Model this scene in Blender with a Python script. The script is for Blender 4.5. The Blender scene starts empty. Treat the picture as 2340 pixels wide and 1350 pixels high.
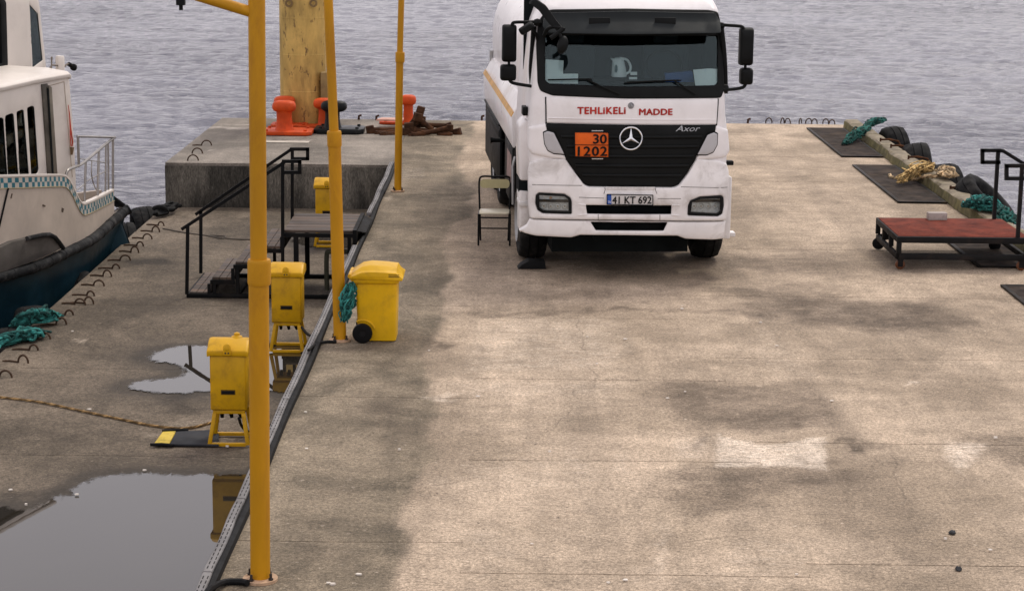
import bpy, bmesh, math, random
import numpy as np
from mathutils import Vector, Matrix
from mathutils.geometry import delaunay_2d_cdt

random.seed(7)
scene = bpy.context.scene
col = scene.collection

# ------------------------------------------------------------------ camera
IW, IH, F = 2340.0, 1350.0, 4500.0        # photo size and focal length in photo pixels
CH = 4.35                                  # camera height above the pier deck
VPX, VPY, SLOPE = 1174.0, -249.0, 0.011    # vanishing point of the pier axis, tilt of cross lines
_d = Vector(((VPX-IW/2)/F, (IH/2-VPY)/F, 1.0)).normalized()
_e = Vector((1.0, -SLOPE, 0.0)); _e.z = -(_e.x*_d.x+_e.y*_d.y)/_d.z; _e.normalize()
# camera axes expressed in the world (X right across pier, Y along pier, Z up)
_z = Vector((_e.y*_d.z-_e.z*_d.y, _e.z*_d.x-_e.x*_d.z, _e.x*_d.y-_e.y*_d.x))
if _z.y < 0: _z = -_z
CR = Vector((_e.x, _d.x, _z.x)); CU = Vector((_e.y, _d.y, _z.y)); CF = Vector((_e.z, _d.z, _z.z))
CAM = Vector((0, 0, CH))
cam = bpy.data.cameras.new('camera'); camo = bpy.data.objects.new('camera', cam); col.objects.link(camo)
m3 = Matrix((CR, CU, -CF)).transposed()
camo.matrix_world = Matrix.Translation(CAM) @ m3.to_4x4()
cam.sensor_width = 36.0; cam.lens = F/IW*36.0; cam.clip_start = 0.1; cam.clip_end = 9000
scene.camera = camo

# ------------------------------------------------------------------ world, sun, exposure
SUN_EL, SUN_AZ = 56.0, 32.0      # azimuth of the sun measured from +Y clockwise
world = bpy.data.worlds.new('World'); scene.world = world; world.use_nodes = True
wn, wl = world.node_tree.nodes, world.node_tree.links
for n in list(wn): wn.remove(n)
wout = wn.new('ShaderNodeOutputWorld'); bg = wn.new('ShaderNodeBackground')
sky = wn.new('ShaderNodeTexSky'); sky.sky_type = 'NISHITA'; sky.sun_disc = False
sky.sun_elevation = math.radians(SUN_EL); sky.sun_rotation = math.radians(SUN_AZ)
hs = wn.new('ShaderNodeHueSaturation'); hs.inputs['Saturation'].default_value = 0.25
mx = wn.new('ShaderNodeMix'); mx.data_type = 'RGBA'; mx.inputs[0].default_value = 0.8
mx.inputs[7].default_value = (9.75, 9.15, 9.6, 1)     # even overcast layer
wl.new(sky.outputs[0], hs.inputs['Color']); wl.new(hs.outputs[0], mx.inputs[6])
wl.new(mx.outputs[2], bg.inputs['Color']); bg.inputs['Strength'].default_value = 0.108
wl.new(bg.outputs[0], wout.inputs['Surface'])
sl = bpy.data.lights.new('sun', 'SUN'); sl.energy = 1.5; sl.angle = math.radians(16); sl.color = (1.0, 0.93, 0.82)
so = bpy.data.objects.new('sun', sl); col.objects.link(so)
az, el = math.radians(SUN_AZ), math.radians(SUN_EL)
sdir = Vector((math.sin(az)*math.cos(el), math.cos(az)*math.cos(el), math.sin(el)))
so.rotation_euler = sdir.to_track_quat('Z', 'Y').to_euler(); so.location = (8, -10, 30)
vs = scene.view_settings; vs.view_transform = 'Standard'; vs.look = 'None'; vs.exposure = 0.08; vs.gamma = 1.0
vs.use_curve_mapping = False
scene.render.engine = 'CYCLES'

# ------------------------------------------------------------------ photo pixel -> place
def ray(px, py): return (CF + CR*((px-IW/2)/F) + CU*((IH/2-py)/F))
def GZ(px, py, z=0.0):
    r = ray(px, py); return CAM + r*((z-CAM.z)/r.z)
def PY(px, py, Y):
    r = ray(px, py); return CAM + r*(Y/r.y)
def PX(px, py, X):
    r = ray(px, py); return CAM + r*(X/r.x)
def PP(px, py, p, n):
    r = ray(px, py); return CAM + r*((Vector(p)-CAM).dot(n)/r.dot(n))
def plan_hit(px, py, poly):
    r = ray(px, py); best = None
    for a, b in zip(poly[:-1], poly[1:]):
        ex, ey = b[0]-a[0], b[1]-a[1]
        den = r.x*(-ey) + ex*r.y
        if abs(den) < 1e-9: continue
        t = (a[0]*(-ey) + ex*a[1])/den
        u = (r.x*a[1]-r.y*a[0])/den
        if t > 0 and -1e-4 <= u <= 1.0001 and (best is None or t < best): best = t
    return None if best is None else CAM + r*best

# ------------------------------------------------------------------ noise for meshes
def _hash(ix, iy, seed):
    h = (ix*374761393 + iy*668265263 + seed*974634777) & 0xffffffff
    h = ((h ^ (h >> 13))*1274126177) & 0xffffffff
    return ((h ^ (h >> 16)) & 0xffff)/65535.0
def vnoise(x, y, seed=0):
    x = np.asarray(x, dtype=np.float64); y = np.asarray(y, dtype=np.float64)
    ix = np.floor(x).astype(np.int64); iy = np.floor(y).astype(np.int64)
    fx = x-ix; fy = y-iy; fx = fx*fx*(3-2*fx); fy = fy*fy*(3-2*fy)
    a = _hash(ix, iy, seed); b = _hash(ix+1, iy, seed); c = _hash(ix, iy+1, seed); d = _hash(ix+1, iy+1, seed)
    return (a*(1-fx)+b*fx)*(1-fy)+(c*(1-fx)+d*fx)*fy
def fbm(x, y, seed=0, octv=4):
    s = 0; a = 0.5; t = 0
    for k in range(octv):
        s = s + a*vnoise(np.asarray(x)*2**k, np.asarray(y)*2**k, seed+k*17); t += a; a *= 0.5
    return s/t

# ------------------------------------------------------------------ materials
MATS = {}
def nodes_of(m):
    m.use_nodes = True; nt = m.node_tree; nt.nodes.clear()
    o = nt.nodes.new('ShaderNodeOutputMaterial'); b = nt.nodes.new('ShaderNodeBsdfPrincipled')
    nt.links.new(b.outputs[0], o.inputs['Surface']); return nt, nt.nodes, nt.links, b, o
def mixc(N, L, f, a, b, bt='MIX'):
    n = N.new('ShaderNodeMix'); n.data_type = 'RGBA'; n.blend_type = bt
    for k, v in ((0, f), (6, a), (7, b)):
        if hasattr(v, 'is_output'): L.new(v, n.inputs[k])
        elif k == 0: n.inputs[k].default_value = v
        else: n.inputs[k].default_value = (*v[:3], 1)
    return n.outputs[2]
def mth(N, L, op, a, b=0.0, c=0.0, clamp=False):
    n = N.new('ShaderNodeMath'); n.operation = op; n.use_clamp = clamp
    for i, v in enumerate((a, b, c)):
        if hasattr(v, 'is_output'): L.new(v, n.inputs[i])
        else: n.inputs[i].default_value = v
    return n.outputs[0]
def noise(N, L, vec, scale, detail=4, rough=0.55, dist=0.0):
    n = N.new('ShaderNodeTexNoise'); n.inputs['Scale'].default_value = scale; n.inputs['Detail'].default_value = detail
    n.inputs['Roughness'].default_value = rough; n.inputs['Distortion'].default_value = dist
    L.new(vec, n.inputs['Vector']); return n.outputs['Fac']
def ramp(N, L, f, p0, p1, v0=0.0, v1=1.0):
    n = N.new('ShaderNodeMapRange'); n.interpolation_type = 'SMOOTHSTEP'
    n.inputs['From Min'].default_value = p0; n.inputs['From Max'].default_value = p1
    n.inputs['To Min'].default_value = v0; n.inputs['To Max'].default_value = v1
    L.new(f, n.inputs['Value']); return n.outputs['Result']
def mapping(N, L, vec, scale=(1, 1, 1)):
    n = N.new('ShaderNodeMapping'); n.inputs['Scale'].default_value = scale; L.new(vec, n.inputs['Vector']); return n.outputs[0]
def bump(N, L, b, h, strength, dist):
    n = N.new('ShaderNodeBump'); n.inputs['Strength'].default_value = strength; n.inputs['Distance'].default_value = dist
    L.new(h, n.inputs['Height']); L.new(n.outputs[0], b.inputs['Normal']); return n

def M(name, c, rough=0.5, metal=0.0, var=0.18, vs_=2.5, dirt=None, dirt_amt=0.0, dirt_scale=3.0, chip=None, chip_amt=0.0, chip_scale=14.0,
      bmp=0.15, bscale=60.0, bdist=0.002, coat=0.0, stretch=(1, 1, 1), spec=None):
    """painted / plain surface: colour drift, dirt patches, chips and fine relief"""
    if name in MATS: return MATS[name]
    if max(c) < .04: c = [x*.42 for x in c]
    m = bpy.data.materials.new(name); nt, N, L, b, o = nodes_of(m)
    tc = N.new('ShaderNodeTexCoord'); v = mapping(N, L, tc.outputs['Object'], stretch)
    n1 = noise(N, L, v, vs_, 5, 0.6)
    f = ramp(N, L, n1, 0.3, 0.72)
    cc = mixc(N, L, f, [x*(1-var) for x in c], [min(1, x*(1+var)) for x in c])
    r = mth(N, L, 'MULTIPLY_ADD', noise(N, L, v, vs_*3, 3), 0.3, rough-0.15, True)
    if dirt is not None:
        d1 = noise(N, L, v, dirt_scale, 6, 0.68, 0.4)
        fd = mth(N, L, 'MULTIPLY', ramp(N, L, d1, 0.46, 0.72), dirt_amt)
        cc = mixc(N, L, fd, cc, dirt); r = mth(N, L, 'ADD', r, mth(N, L, 'MULTIPLY', fd, 0.25), 0, True)
    if chip is not None:
        d2 = noise(N, L, v, chip_scale, 5, 0.7)
        fc = ramp(N, L, d2, 0.72-chip_amt, 0.76-chip_amt)
        cc = mixc(N, L, fc, cc, chip)
    L.new(cc, b.inputs['Base Color']); L.new(r, b.inputs['Roughness'])
    b.inputs['Metallic'].default_value = metal; b.inputs['Coat Weight'].default_value = coat
    b.inputs['Specular IOR Level'].default_value = spec if spec is not None else (0.14 if max(c) < .07 else 0.3)
    if bmp > 0: bump(N, L, b, noise(N, L, v, bscale, 4), bmp, bdist)
    MATS[name] = m; return m

def concrete(name, c_lo, c_hi, c_dark, c_light, grain=1.0, streak=False, strip=None):
    m = bpy.data.materials.new(name); nt, N, L, b, o = nodes_of(m)
    tc = N.new('ShaderNodeTexCoord'); v = tc.outputs['Object']
    if streak: v = mapping(N, L, v, (1, 1, 0.22))
    at = N.new('ShaderNodeAttribute'); at.attribute_name = 'stain_shade'
    sp = N.new('ShaderNodeSeparateColor'); L.new(at.outputs['Color'], sp.inputs[0])
    big = noise(N, L, v, 0.55, 6, 0.62, 0.3); mid = noise(N, L, v, 4.0, 8, 0.78, 0.4); fine = noise(N, L, v, 34, 4, 0.75); vf = noise(N, L, v, 95, 2, 0.6)
    cc = mixc(N, L, ramp(N, L, big, 0.36, 0.64), c_lo, c_hi)
    if strip:
        big2 = noise(N, L, v, 0.9, 7, 0.7, 0.5); cc = mixc(N, L, at.outputs['Alpha'], cc, mixc(N, L, ramp(N, L, big2, 0.36, 0.64), strip[0], strip[1]))
    k = mth(N, L, 'MULTIPLY_ADD', mid, 1.15*grain, 1-0.575*grain)
    band = noise(N, L, mapping(N, L, v, (1.7, 0.10, 1.0)), 1.0, 5, 0.65, 0.15)
    k = mth(N, L, 'MULTIPLY', k, ramp(N, L, band, 0.36, 0.64, 0.87, 1.10))
    k = mth(N, L, 'MULTIPLY', k, ramp(N, L, fine, 0.33, 0.67, 1-0.27*grain, 1+0.27*grain))
    k = mth(N, L, 'MULTIPLY', k, ramp(N, L, vf, 0.3, 0.7, 1-0.24*grain, 1+0.24*grain))
    hv = N.new('ShaderNodeMix'); hv.data_type = 'RGBA'; hv.blend_type = 'MULTIPLY'; hv.inputs[0].default_value = 1.0
    L.new(cc, hv.inputs[6]); L.new(k, hv.inputs[7]); cc = hv.outputs[2]
    # painted-in stains and shade: dark patches, pale patches, damp
    br_ = noise(N, L, mapping(N, L, v, (1.0, 1.5, 1.0)), 2.6, 9, 0.78, 0.9)
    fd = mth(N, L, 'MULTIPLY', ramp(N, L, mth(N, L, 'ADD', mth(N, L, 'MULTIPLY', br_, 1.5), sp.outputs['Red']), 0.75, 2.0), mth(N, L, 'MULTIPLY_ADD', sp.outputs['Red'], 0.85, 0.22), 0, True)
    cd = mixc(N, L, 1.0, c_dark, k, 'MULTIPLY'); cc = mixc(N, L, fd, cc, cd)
    fl = mth(N, L, 'MULTIPLY', sp.outputs['Green'], ramp(N, L, mth(N, L, 'ADD', mth(N, L, 'MULTIPLY', noise(N, L, mapping(N, L, v, (0.7, 2.4, 1.0)), 9, 9, 0.82, 0.9), 1.9), mth(N, L, 'MULTIPLY', sp.outputs['Green'], 0.6)), 1.05, 1.75), 0, True)
    cl = mixc(N, L, 1.0, c_light, k, 'MULTIPLY'); cc = mixc(N, L, fl, cc, cl)
    wet = sp.outputs['Blue']; cc = mixc(N, L, mth(N, L, 'MULTIPLY', wet, 0.85), cc, (0.03, 0.025, 0.02))
    fk = noise(N, L, mapping(N, L, v, (1.0, 1.6, 1.0)), 17, 5, 0.75, 0.5); fk2 = noise(N, L, mapping(N, L, v, (0.8, 1.7, 1.0)), 7.5, 6, 0.78, 0.6)
    cc = mixc(N, L, mth(N, L, 'MULTIPLY', ramp(N, L, fk, 0.60, 0.70), 0.38), cc, cl)
    cc = mixc(N, L, mth(N, L, 'MULTIPLY', ramp(N, L, fk2, 0.58, 0.70), 0.3), cc, cd)
    # small pits and dark specks, sparse cracks
    vo = N.new('ShaderNodeTexVoronoi'); vo.inputs['Scale'].default_value = 9; L.new(v, vo.inputs['Vector'])
    pit = mth(N, L, 'MULTIPLY', ramp(N, L, vo.outputs['Distance'], 0.05, 0.11, 1, 0), ramp(N, L, noise(N, L, v, 1.6, 3), 0.5, 0.62))
    cc = mixc(N, L, mth(N, L, 'MULTIPLY', pit, 0.7), cc, (0.05, 0.042, 0.035))
    wv = N.new('ShaderNodeMix'); wv.data_type = 'VECTOR'; wv.inputs[0].default_value = 0.22
    nn = N.new('ShaderNodeTexNoise'); nn.inputs['Scale'].default_value = 1.4; nn.inputs['Detail'].default_value = 6; L.new(v, nn.inputs['Vector'])
    L.new(v, wv.inputs[4]); L.new(nn.outputs['Color'], wv.inputs[5])
    ve = N.new('ShaderNodeTexVoronoi'); ve.feature = 'DISTANCE_TO_EDGE'; ve.inputs['Scale'].default_value = 0.5; L.new(wv.outputs[1], ve.inputs['Vector'])
    crk = mth(N, L, 'MULTIPLY', ramp(N, L, ve.outputs['Distance'], 0.001, 0.004, 1, 0), ramp(N, L, noise(N, L, v, 0.8, 2), 0.5, 0.6))
    cc = mixc(N, L, mth(N, L, 'MULTIPLY', crk, 0.3), cc, (0.06, 0.05, 0.04))
    L.new(cc, b.inputs['Base Color'])
    r = mth(N, L, 'SUBTRACT', mth(N, L, 'MULTIPLY_ADD', mid, 0.25, 0.72), mth(N, L, 'MULTIPLY', wet, 0.15), 0, True)
    L.new(r, b.inputs['Roughness']); b.inputs['Specular IOR Level'].default_value = 0.2
    h = mth(N, L, 'SUBTRACT', mth(N, L, 'ADD', mth(N, L, 'MULTIPLY', fine, 0.5), mid), mth(N, L, 'ADD', mth(N, L, 'MULTIPLY', crk, .3), pit))
    bump(N, L, b, h, 0.55, 0.012)
    return m

# ------------------------------------------------------------------ things
def tag(o, label=None, cat=None, group=None, kind=None):
    if label: o['label'] = label
    if cat: o['category'] = cat
    if group: o['group'] = group
    if kind: o['kind'] = kind
    return o
def thing(name, label, cat, loc=(0, 0, 0), rz=0.0, group=None):
    o = bpy.data.objects.new(name, None); col.objects.link(o); o.empty_display_size = 0.2
    o.location = loc; o.rotation_euler = (0, 0, rz)
    o['mw'] = 1; del o['mw']
    return tag(o, label, cat, group)
def copy_tree(o, parent=None):
    c = o.copy(); col.objects.link(c); c.parent = parent
    for ch in o.children: copy_tree(ch, c)
    return c
def world_of(o):
    m = Matrix.Identity(4)
    while o is not None:
        m = (Matrix.Translation(o.location) @ o.rotation_euler.to_matrix().to_4x4() @ Matrix.Diagonal((*o.scale, 1))) @ m
        o = o.parent
    return m

class MB:
    """collects shapes for ONE mesh object"""
    def __init__(s): s.v = []; s.f = []; s.mi = []; s.cur = 0
    def add(s, vs, fs):
        b = len(s.v); s.v += [tuple(p) for p in vs]
        for f in fs: s.f.append(tuple(i+b for i in f)); s.mi.append(s.cur)
        return s
    def box(s, c, size, R=None):
        hx, hy, hz = [k/2 for k in size]; c = Vector(c)
        pts = [Vector((x, y, z)) for z in (-hz, hz) for y in (-hy, hy) for x in (-hx, hx)]
        if R is not None: pts = [R @ p for p in pts]
        return s.add([c+p for p in pts], [(0, 2, 3, 1), (4, 5, 7, 6), (0, 1, 5, 4), (2, 6, 7, 3), (0, 4, 6, 2), (1, 3, 7, 5)])
    def bb(s, x0, x1, y0, y1, z0, z1): return s.box(((x0+x1)/2, (y0+y1)/2, (z0+z1)/2), (x1-x0, y1-y0, z1-z0))
    def bar(s, p, q, w, h=None, up=(0, 0, 1)):
        p, q = Vector(p), Vector(q); h = w if h is None else h; d = (q-p); Ln = d.length; d.normalize(); up = Vector(up)
        if abs(d.dot(up)) > 0.98: up = Vector((0, 1, 0))
        x = d.cross(up).normalized(); z = x.cross(d)
        return s.box((p+q)/2, (w, Ln, h), Matrix((x, d, z)).transposed())
    def tube(s, pts, r, n=8, closed=False, caps=True):
        pts = [Vector(p) for p in pts]; k = len(pts); rs = r if hasattr(r, '__len__') else [r]*k
        vs = []; ref = None
        for i, p in enumerate(pts):
            if closed: t = pts[(i+1) % k]-pts[i-1]
            else: t = pts[min(i+1, k-1)]-pts[max(i-1, 0)]
            t.normalize()
            if ref is None:
                ref = Vector((0, 0, 1)) if abs(t.z) < 0.9 else Vector((1, 0, 0))
            x = t.cross(ref)
            if x.length < 1e-4: x = t.cross(Vector((0.3, 0.8, 0.5)))
            x.normalize(); y = x.cross(t); ref = y
            for j in range(n):
                a = 2*math.pi*j/n; vs.append(p + (x*math.cos(a)+y*math.sin(a))*rs[i])
        fs = []
        for i in range(k if closed else k-1):
            for j in range(n):
                a = i*n+j; b = i*n+(j+1) % n; c = ((i+1) % k)*n+(j+1) % n; d = ((i+1) % k)*n+j
                fs.append((a, b, c, d))
        if not closed and caps: fs += [tuple(range(n))[::-1], tuple((k-1)*n+j for j in range(n))]
        return s.add(vs, fs)
    def cyl(s, p, q, r0, r1=None, n=20): return s.tube([p, q], [r0, r0 if r1 is None else r1], n)
    def lathe(s, prof, n=28, c=(0, 0, 0), R=None, close=False):
        c = Vector(c); vs = []; k = len(prof)
        for j in range(n):
            a = 2*math.pi*j/n
            for (r, z) in prof:
                p = Vector((r*math.cos(a), r*math.sin(a), z)); vs.append(c + (R @ p if R is not None else p))
        fs = []
        for j in range(n):
            for i in range(k if close else k-1):
                a = j*k+i; b = ((j+1) % n)*k+i; i2 = (i+1) % k
                fs.append((a, b, ((j+1) % n)*k+i2, j*k+i2))
        return s.add(vs, fs)
    def prism(s, pts, off):
        """closed outline (3D points) pushed along a vector"""
        pts = [Vector(p) for p in pts]; off = Vector(off); n = len(pts)
        return s.add(pts+[p+off for p in pts], [tuple(range(n))[::-1], tuple(range(n, 2*n))] + [(i, (i+1) % n, n+(i+1) % n, n+i) for i in range(n)])
    def rings(s, rings_, caps=True):
        n = len(rings_[0]); vs = [p for r in rings_ for p in r]; fs = []
        for i in range(len(rings_)-1):
            for j in range(n): fs.append((i*n+j, i*n+(j+1) % n, (i+1)*n+(j+1) % n, (i+1)*n+j))
        if caps: fs += [tuple(range(n))[::-1], tuple((len(rings_)-1)*n+j for j in range(n))]
        return s.add(vs, fs)
    def build(s, name, mat, parent=None, bevel=0.0, seg=2, smooth=40, world=False, fix=True, origin=None):
        me = bpy.data.meshes.new(name)
        V = [Vector(p) for p in s.v]
        if world and parent is not None:
            iv = world_of(parent).inverted(); V = [iv @ p for p in V]
        if origin is not None: V = [p-Vector(origin) for p in V]
        me.from_pydata([tuple(p) for p in V], [], s.f)
        mats = mat if isinstance(mat, (list, tuple)) else [mat]
        for m in mats: me.materials.append(m)
        if len(mats) > 1: me.polygons.foreach_set('material_index', s.mi)
        bm = bmesh.new(); bm.from_mesh(me)
        if fix: bmesh.ops.recalc_face_normals(bm, faces=bm.faces)
        if bevel > 0:
            es = [e for e in bm.edges if len(e.link_faces) == 2 and e.calc_face_angle(0) > math.radians(32)]
            bmesh.ops.bevel(bm, geom=es, offset=bevel, segments=seg, profile=0.5, affect='EDGES', clamp_overlap=True)
        bm.to_mesh(me); bm.free()
        if smooth:
            me.polygons.foreach_set('use_smooth', [True]*len(me.polygons)); me.set_sharp_from_angle(angle=math.radians(smooth))
        me.update()
        o = bpy.data.objects.new(name, me); col.objects.link(o)
        if parent is not None: o.parent = parent
        if origin is not None: o.location = origin
        return o

def rot(ax, deg): return Matrix.Rotation(math.radians(deg), 3, ax)
def smoothpath(pts, per=6, closed=False):
    """Catmull-Rom"""
    P = [Vector(p) for p in pts]; out = []; n = len(P)
    for i in range(n if closed else n-1):
        p0 = P[i-1] if (i > 0 or closed) else P[0]; p1 = P[i]; p2 = P[(i+1) % n]; p3 = P[(i+2) % n] if (closed or i+2 < n) else P[-1]
        for k in range(per):
            t = k/per
            out.append(0.5*((2*p1)+(p2-p0)*t+(2*p0-5*p1+4*p2-p3)*t*t+(3*p1-p0-3*p2+p3)*t**3))
    if not closed: out.append(P[-1])
    return out

# ---- curved panels: an outline (u,v) with holes, a depth function, rounded rims, real thickness
def _resample(poly, step):
    out = []
    for i, a in enumerate(poly):
        b = poly[(i+1) % len(poly)]; d = math.hypot(b[0]-a[0], b[1]-a[1]); k = max(1, int(round(d/step)))
        for j in range(k): out.append((a[0]+(b[0]-a[0])*j/k, a[1]+(b[1]-a[1])*j/k))
    return out
def _inside(P, poly):
    x, y = P[:, 0], P[:, 1]; c = np.zeros(len(P), bool); n = len(poly)
    for i in range(n):
        x0, y0 = poly[i]; x1, y1 = poly[(i+1) % n]
        k = (y0 > y) != (y1 > y)
        with np.errstate(divide='ignore', invalid='ignore'): xx = x0+(y-y0)*(x1-x0)/(y1-y0 if y1 != y0 else 1e-12)
        c ^= (k & (x < xx))
    return c
def _dist(P, poly):
    d = np.full(len(P), 1e9); n = len(poly)
    for i in range(n):
        a = np.array(poly[i]); b = np.array(poly[(i+1) % n]); ab = b-a; L2 = max(ab@ab, 1e-12)
        t = np.clip(((P-a)@ab)/L2, 0, 1); d = np.minimum(d, np.hypot(*(P-(a+t[:, None]*ab)).T))
    return d
def round_poly(poly, r, seg=4):
    out = []; n = len(poly)
    for i in range(n):
        p = Vector(poly[i]); a = Vector(poly[i-1])-p; b = Vector(poly[(i+1) % n])-p
        la, lb = a.length, b.length
        if la < 1e-6 or lb < 1e-6: continue
        k = min(r, la*0.45, lb*0.45); a = p+a/la*k; b = p+b/lb*k
        for j in range(seg+1):
            t = j/seg; q = a*(1-t)**2+p*2*t*(1-t)+b*t*t; out.append((q.x, q.y))
    return out
def panel(outline, depth, thick=0.02, back=None, holes=(), r=0.012, step=0.03, grid=0.06, to3=None):
    """returns MB; local (u, w, v) with w the depth axis, front at w=depth(u,v). material 1 = walls of holes"""
    polys = [_resample(outline, step)] + [_resample(h, step) for h in holes]
    pts = []; edges = []
    for pl in polys:
        b = len(pts); pts += pl; edges += [(b+i, b+(i+1) % len(pl)) for i in range(len(pl))]
    nb = len(pts)
    ol = np.array(polys[0]); x0, y0 = ol.min(0); x1, y1 = ol.max(0)
    gx, gy = np.meshgrid(np.arange(x0+grid/2, x1, grid), np.arange(y0+grid/2, y1, grid)); G = np.stack([gx.ravel(), gy.ravel()], 1)
    extra = []
    if r > 0:
        for pl in polys:
            n = len(pl)
            for i in range(n):
                a = Vector(pl[i-1]); b = Vector(pl[(i+1) % n]); t = (b-a)
                if t.length < 1e-7: continue
                t.normalize(); nrm = Vector((-t.y, t.x))
                for kk in (0.12, 0.4, 1.0):
                    for sg in (-1, 1): extra.append((pl[i][0]+nrm.x*sg*r*kk, pl[i][1]+nrm.y*sg*r*kk, r*kk))
    def ok(P):
        m = _inside(P, polys[0])
        for h in polys[1:]: m &= ~_inside(P, h)
        return m
    def dd(P):
        d = _dist(P, polys[0])
        for h in polys[1:]: d = np.minimum(d, _dist(P, h))
        return d
    if len(G): G = G[ok(G)]
    if len(G): G = G[dd(G) > max(r*1.4, grid*0.35)]
    if extra:
        E = np.array(extra); k = ok(E[:, :2]); E = E[k]
        if len(E): k = dd(E[:, :2]) > E[:, 2]*0.9; E = E[k][:, :2]
    else: E = np.zeros((0, 2))
    allp = [Vector(p) for p in pts] + [Vector(p) for p in E] + [Vector(p) for p in G]
    vc, ve, vf, ov, oe, of = delaunay_2d_cdt(allp, edges, [], 0, 1e-6)
    V = np.array([(p.x, p.y) for p in vc]); T = np.array([f for f in vf if len(f) == 3])
    cen = V[T].mean(1); T = T[ok(cen)]
    D = dd(V); w = np.array([depth(float(a), float(b)) for a, b in V])
    bk = np.array([back if back is not None else q+thick for q in w])
    if r > 0:
        q = np.clip(D/r, 0, 1); w = w + r*(1-np.sqrt(np.maximum(0, 1-(1-q)**2)))
    mb = MB(); n = len(V)
    fr = [(V[i, 0], w[i], V[i, 1]) for i in range(n)]; bp = [(V[i, 0], max(bk[i], w[i]+0.001), V[i, 1]) for i in range(n)]
    mb.v = fr+bp
    for t in T:
        mb.f.append(tuple(int(k) for k in t)); mb.mi.append(0)
    for t in T:
        mb.f.append(tuple(int(k)+n for k in t[::-1])); mb.mi.append(0)
    cnt = {}
    for t in T:
        for a, b in ((t[0], t[1]), (t[1], t[2]), (t[2], t[0])):
            cnt.setdefault((min(a, b), max(a, b)), []).append((a, b))
    dh = [_dist(V, h) for h in polys[1:]]
    for k, l in cnt.items():
        if len(l) == 1:
            a, b = l[0]; hole = any(d[a] < 1e-4 and d[b] < 1e-4 for d in dh)
            mb.f.append((int(a), int(a)+n, int(b)+n, int(b))); mb.mi.append(1 if hole else 0)
    if to3: mb.v = [tuple(to3(*p)) for p in mb.v]
    return mb

def text_mb(s, size, bold=0.0, depth=0.004, spacing=1.0, shear=0.0, sx=1.0):
    """lettering as geometry in the (x, z) plane, centred; faces -y"""
    cu = bpy.data.curves.new('lettering', 'FONT'); cu.body = s; cu.size = size; cu.extrude = depth/2; cu.offset = bold
    cu.space_character = spacing; cu.align_x = 'CENTER'; cu.align_y = 'CENTER'; cu.shear = shear; cu.resolution_u = 3
    o = bpy.data.objects.new('lettering', cu); col.objects.link(o)
    dg = bpy.context.evaluated_depsgraph_get(); me = bpy.data.meshes.new_from_object(o.evaluated_get(dg))
    mb = MB(); mb.v = [(v.co.x*sx, -v.co.z, v.co.y) for v in me.vertices]; mb.f = [tuple(p.vertices) for p in me.polygons]; mb.mi = [0]*len(mb.f)
    bpy.data.objects.remove(o); bpy.data.curves.remove(cu); bpy.data.meshes.remove(me)
    return mb
def moved(mb, off, R=None):
    off = Vector(off); mb.v = [tuple((R @ Vector(p) if R is not None else Vector(p))+off) for p in mb.v]; return mb
ORD = 'first second third fourth fifth sixth seventh eighth ninth tenth eleventh twelfth thirteenth fourteenth fifteenth sixteenth seventeenth eighteenth nineteenth twentieth'.split()

# =================================================================== THE SETTING
ZQ = -0.72            # lower quay level
ZW = -1.75            # sea level
XE = -1.915           # pier edge above the lower quay
XQ = -5.63            # outer edge of the lower quay
XK = 6.32             # foot of the kerb
YN = 9.0              # nearest built ground
YB = GZ(640, 374).y   # front face of the raised block
YF = GZ(1300, 278).y  # far end of the pier
XL = -5.58

# ---- the sea: real waves near, one sheet to the horizon
def wave_h(x, y):
    h = 0
    for k, (wl_, amp, ang) in enumerate(((7.5, .006, 12), (4.2, .007, -22), (2.4, .013, 30), (1.5, .0135, -8), (0.95, .010, 41), (0.7, .007, -35))):
        a = math.radians(ang); u = x*math.sin(a)+y*math.cos(a); w = x*math.cos(a)-y*math.sin(a)
        ph = 5.0*fbm(x/(wl_*2.3)+k*7, y/(wl_*1.6)+k*3, 30+k, 3)
        m = 0.35+1.3*fbm(x/(wl_*1.7)-k*5, y/(wl_*1.3)+k*11, 60+k, 2)**1.6*1.6
        h = h + amp*m*np.sin(2*math.pi*u/wl_+ph*2.2 + 0.6*np.sin(w/wl_*1.3))
    return h*(0.55+0.9*fbm(x/26, y/17, 99, 3))
ny, nx = 620, 520
t = np.linspace(0, 1, ny); ys = 21.0*(135.0/21.0)**t
gy, gu = np.meshgrid(ys, np.linspace(-0.34, 0.34, nx), indexing='ij'); gx = gu*gy*1.0
hh = wave_h(gx, gy)
edge = np.minimum(np.minimum((gu+0.34), (0.34-gu))/0.03, np.minimum(t[:, None]/0.02, (1-t[:, None])/0.05)).clip(0, 1)
hh = hh*edge
V = np.stack([gx, gy, ZW+hh], 2).reshape(-1, 3)
idx = np.arange(ny*nx).reshape(ny, nx)
Fq = np.stack([idx[:-1, :-1], idx[:-1, 1:], idx[1:, 1:], idx[1:, :-1]], 2).reshape(-1, 4)
fa = len(V)
BIG = 4000.0
outer = [(-BIG, -300, ZW), (BIG, -300, ZW), (BIG, BIG*1.5, ZW), (-BIG, BIG*1.5, ZW)]
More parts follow.
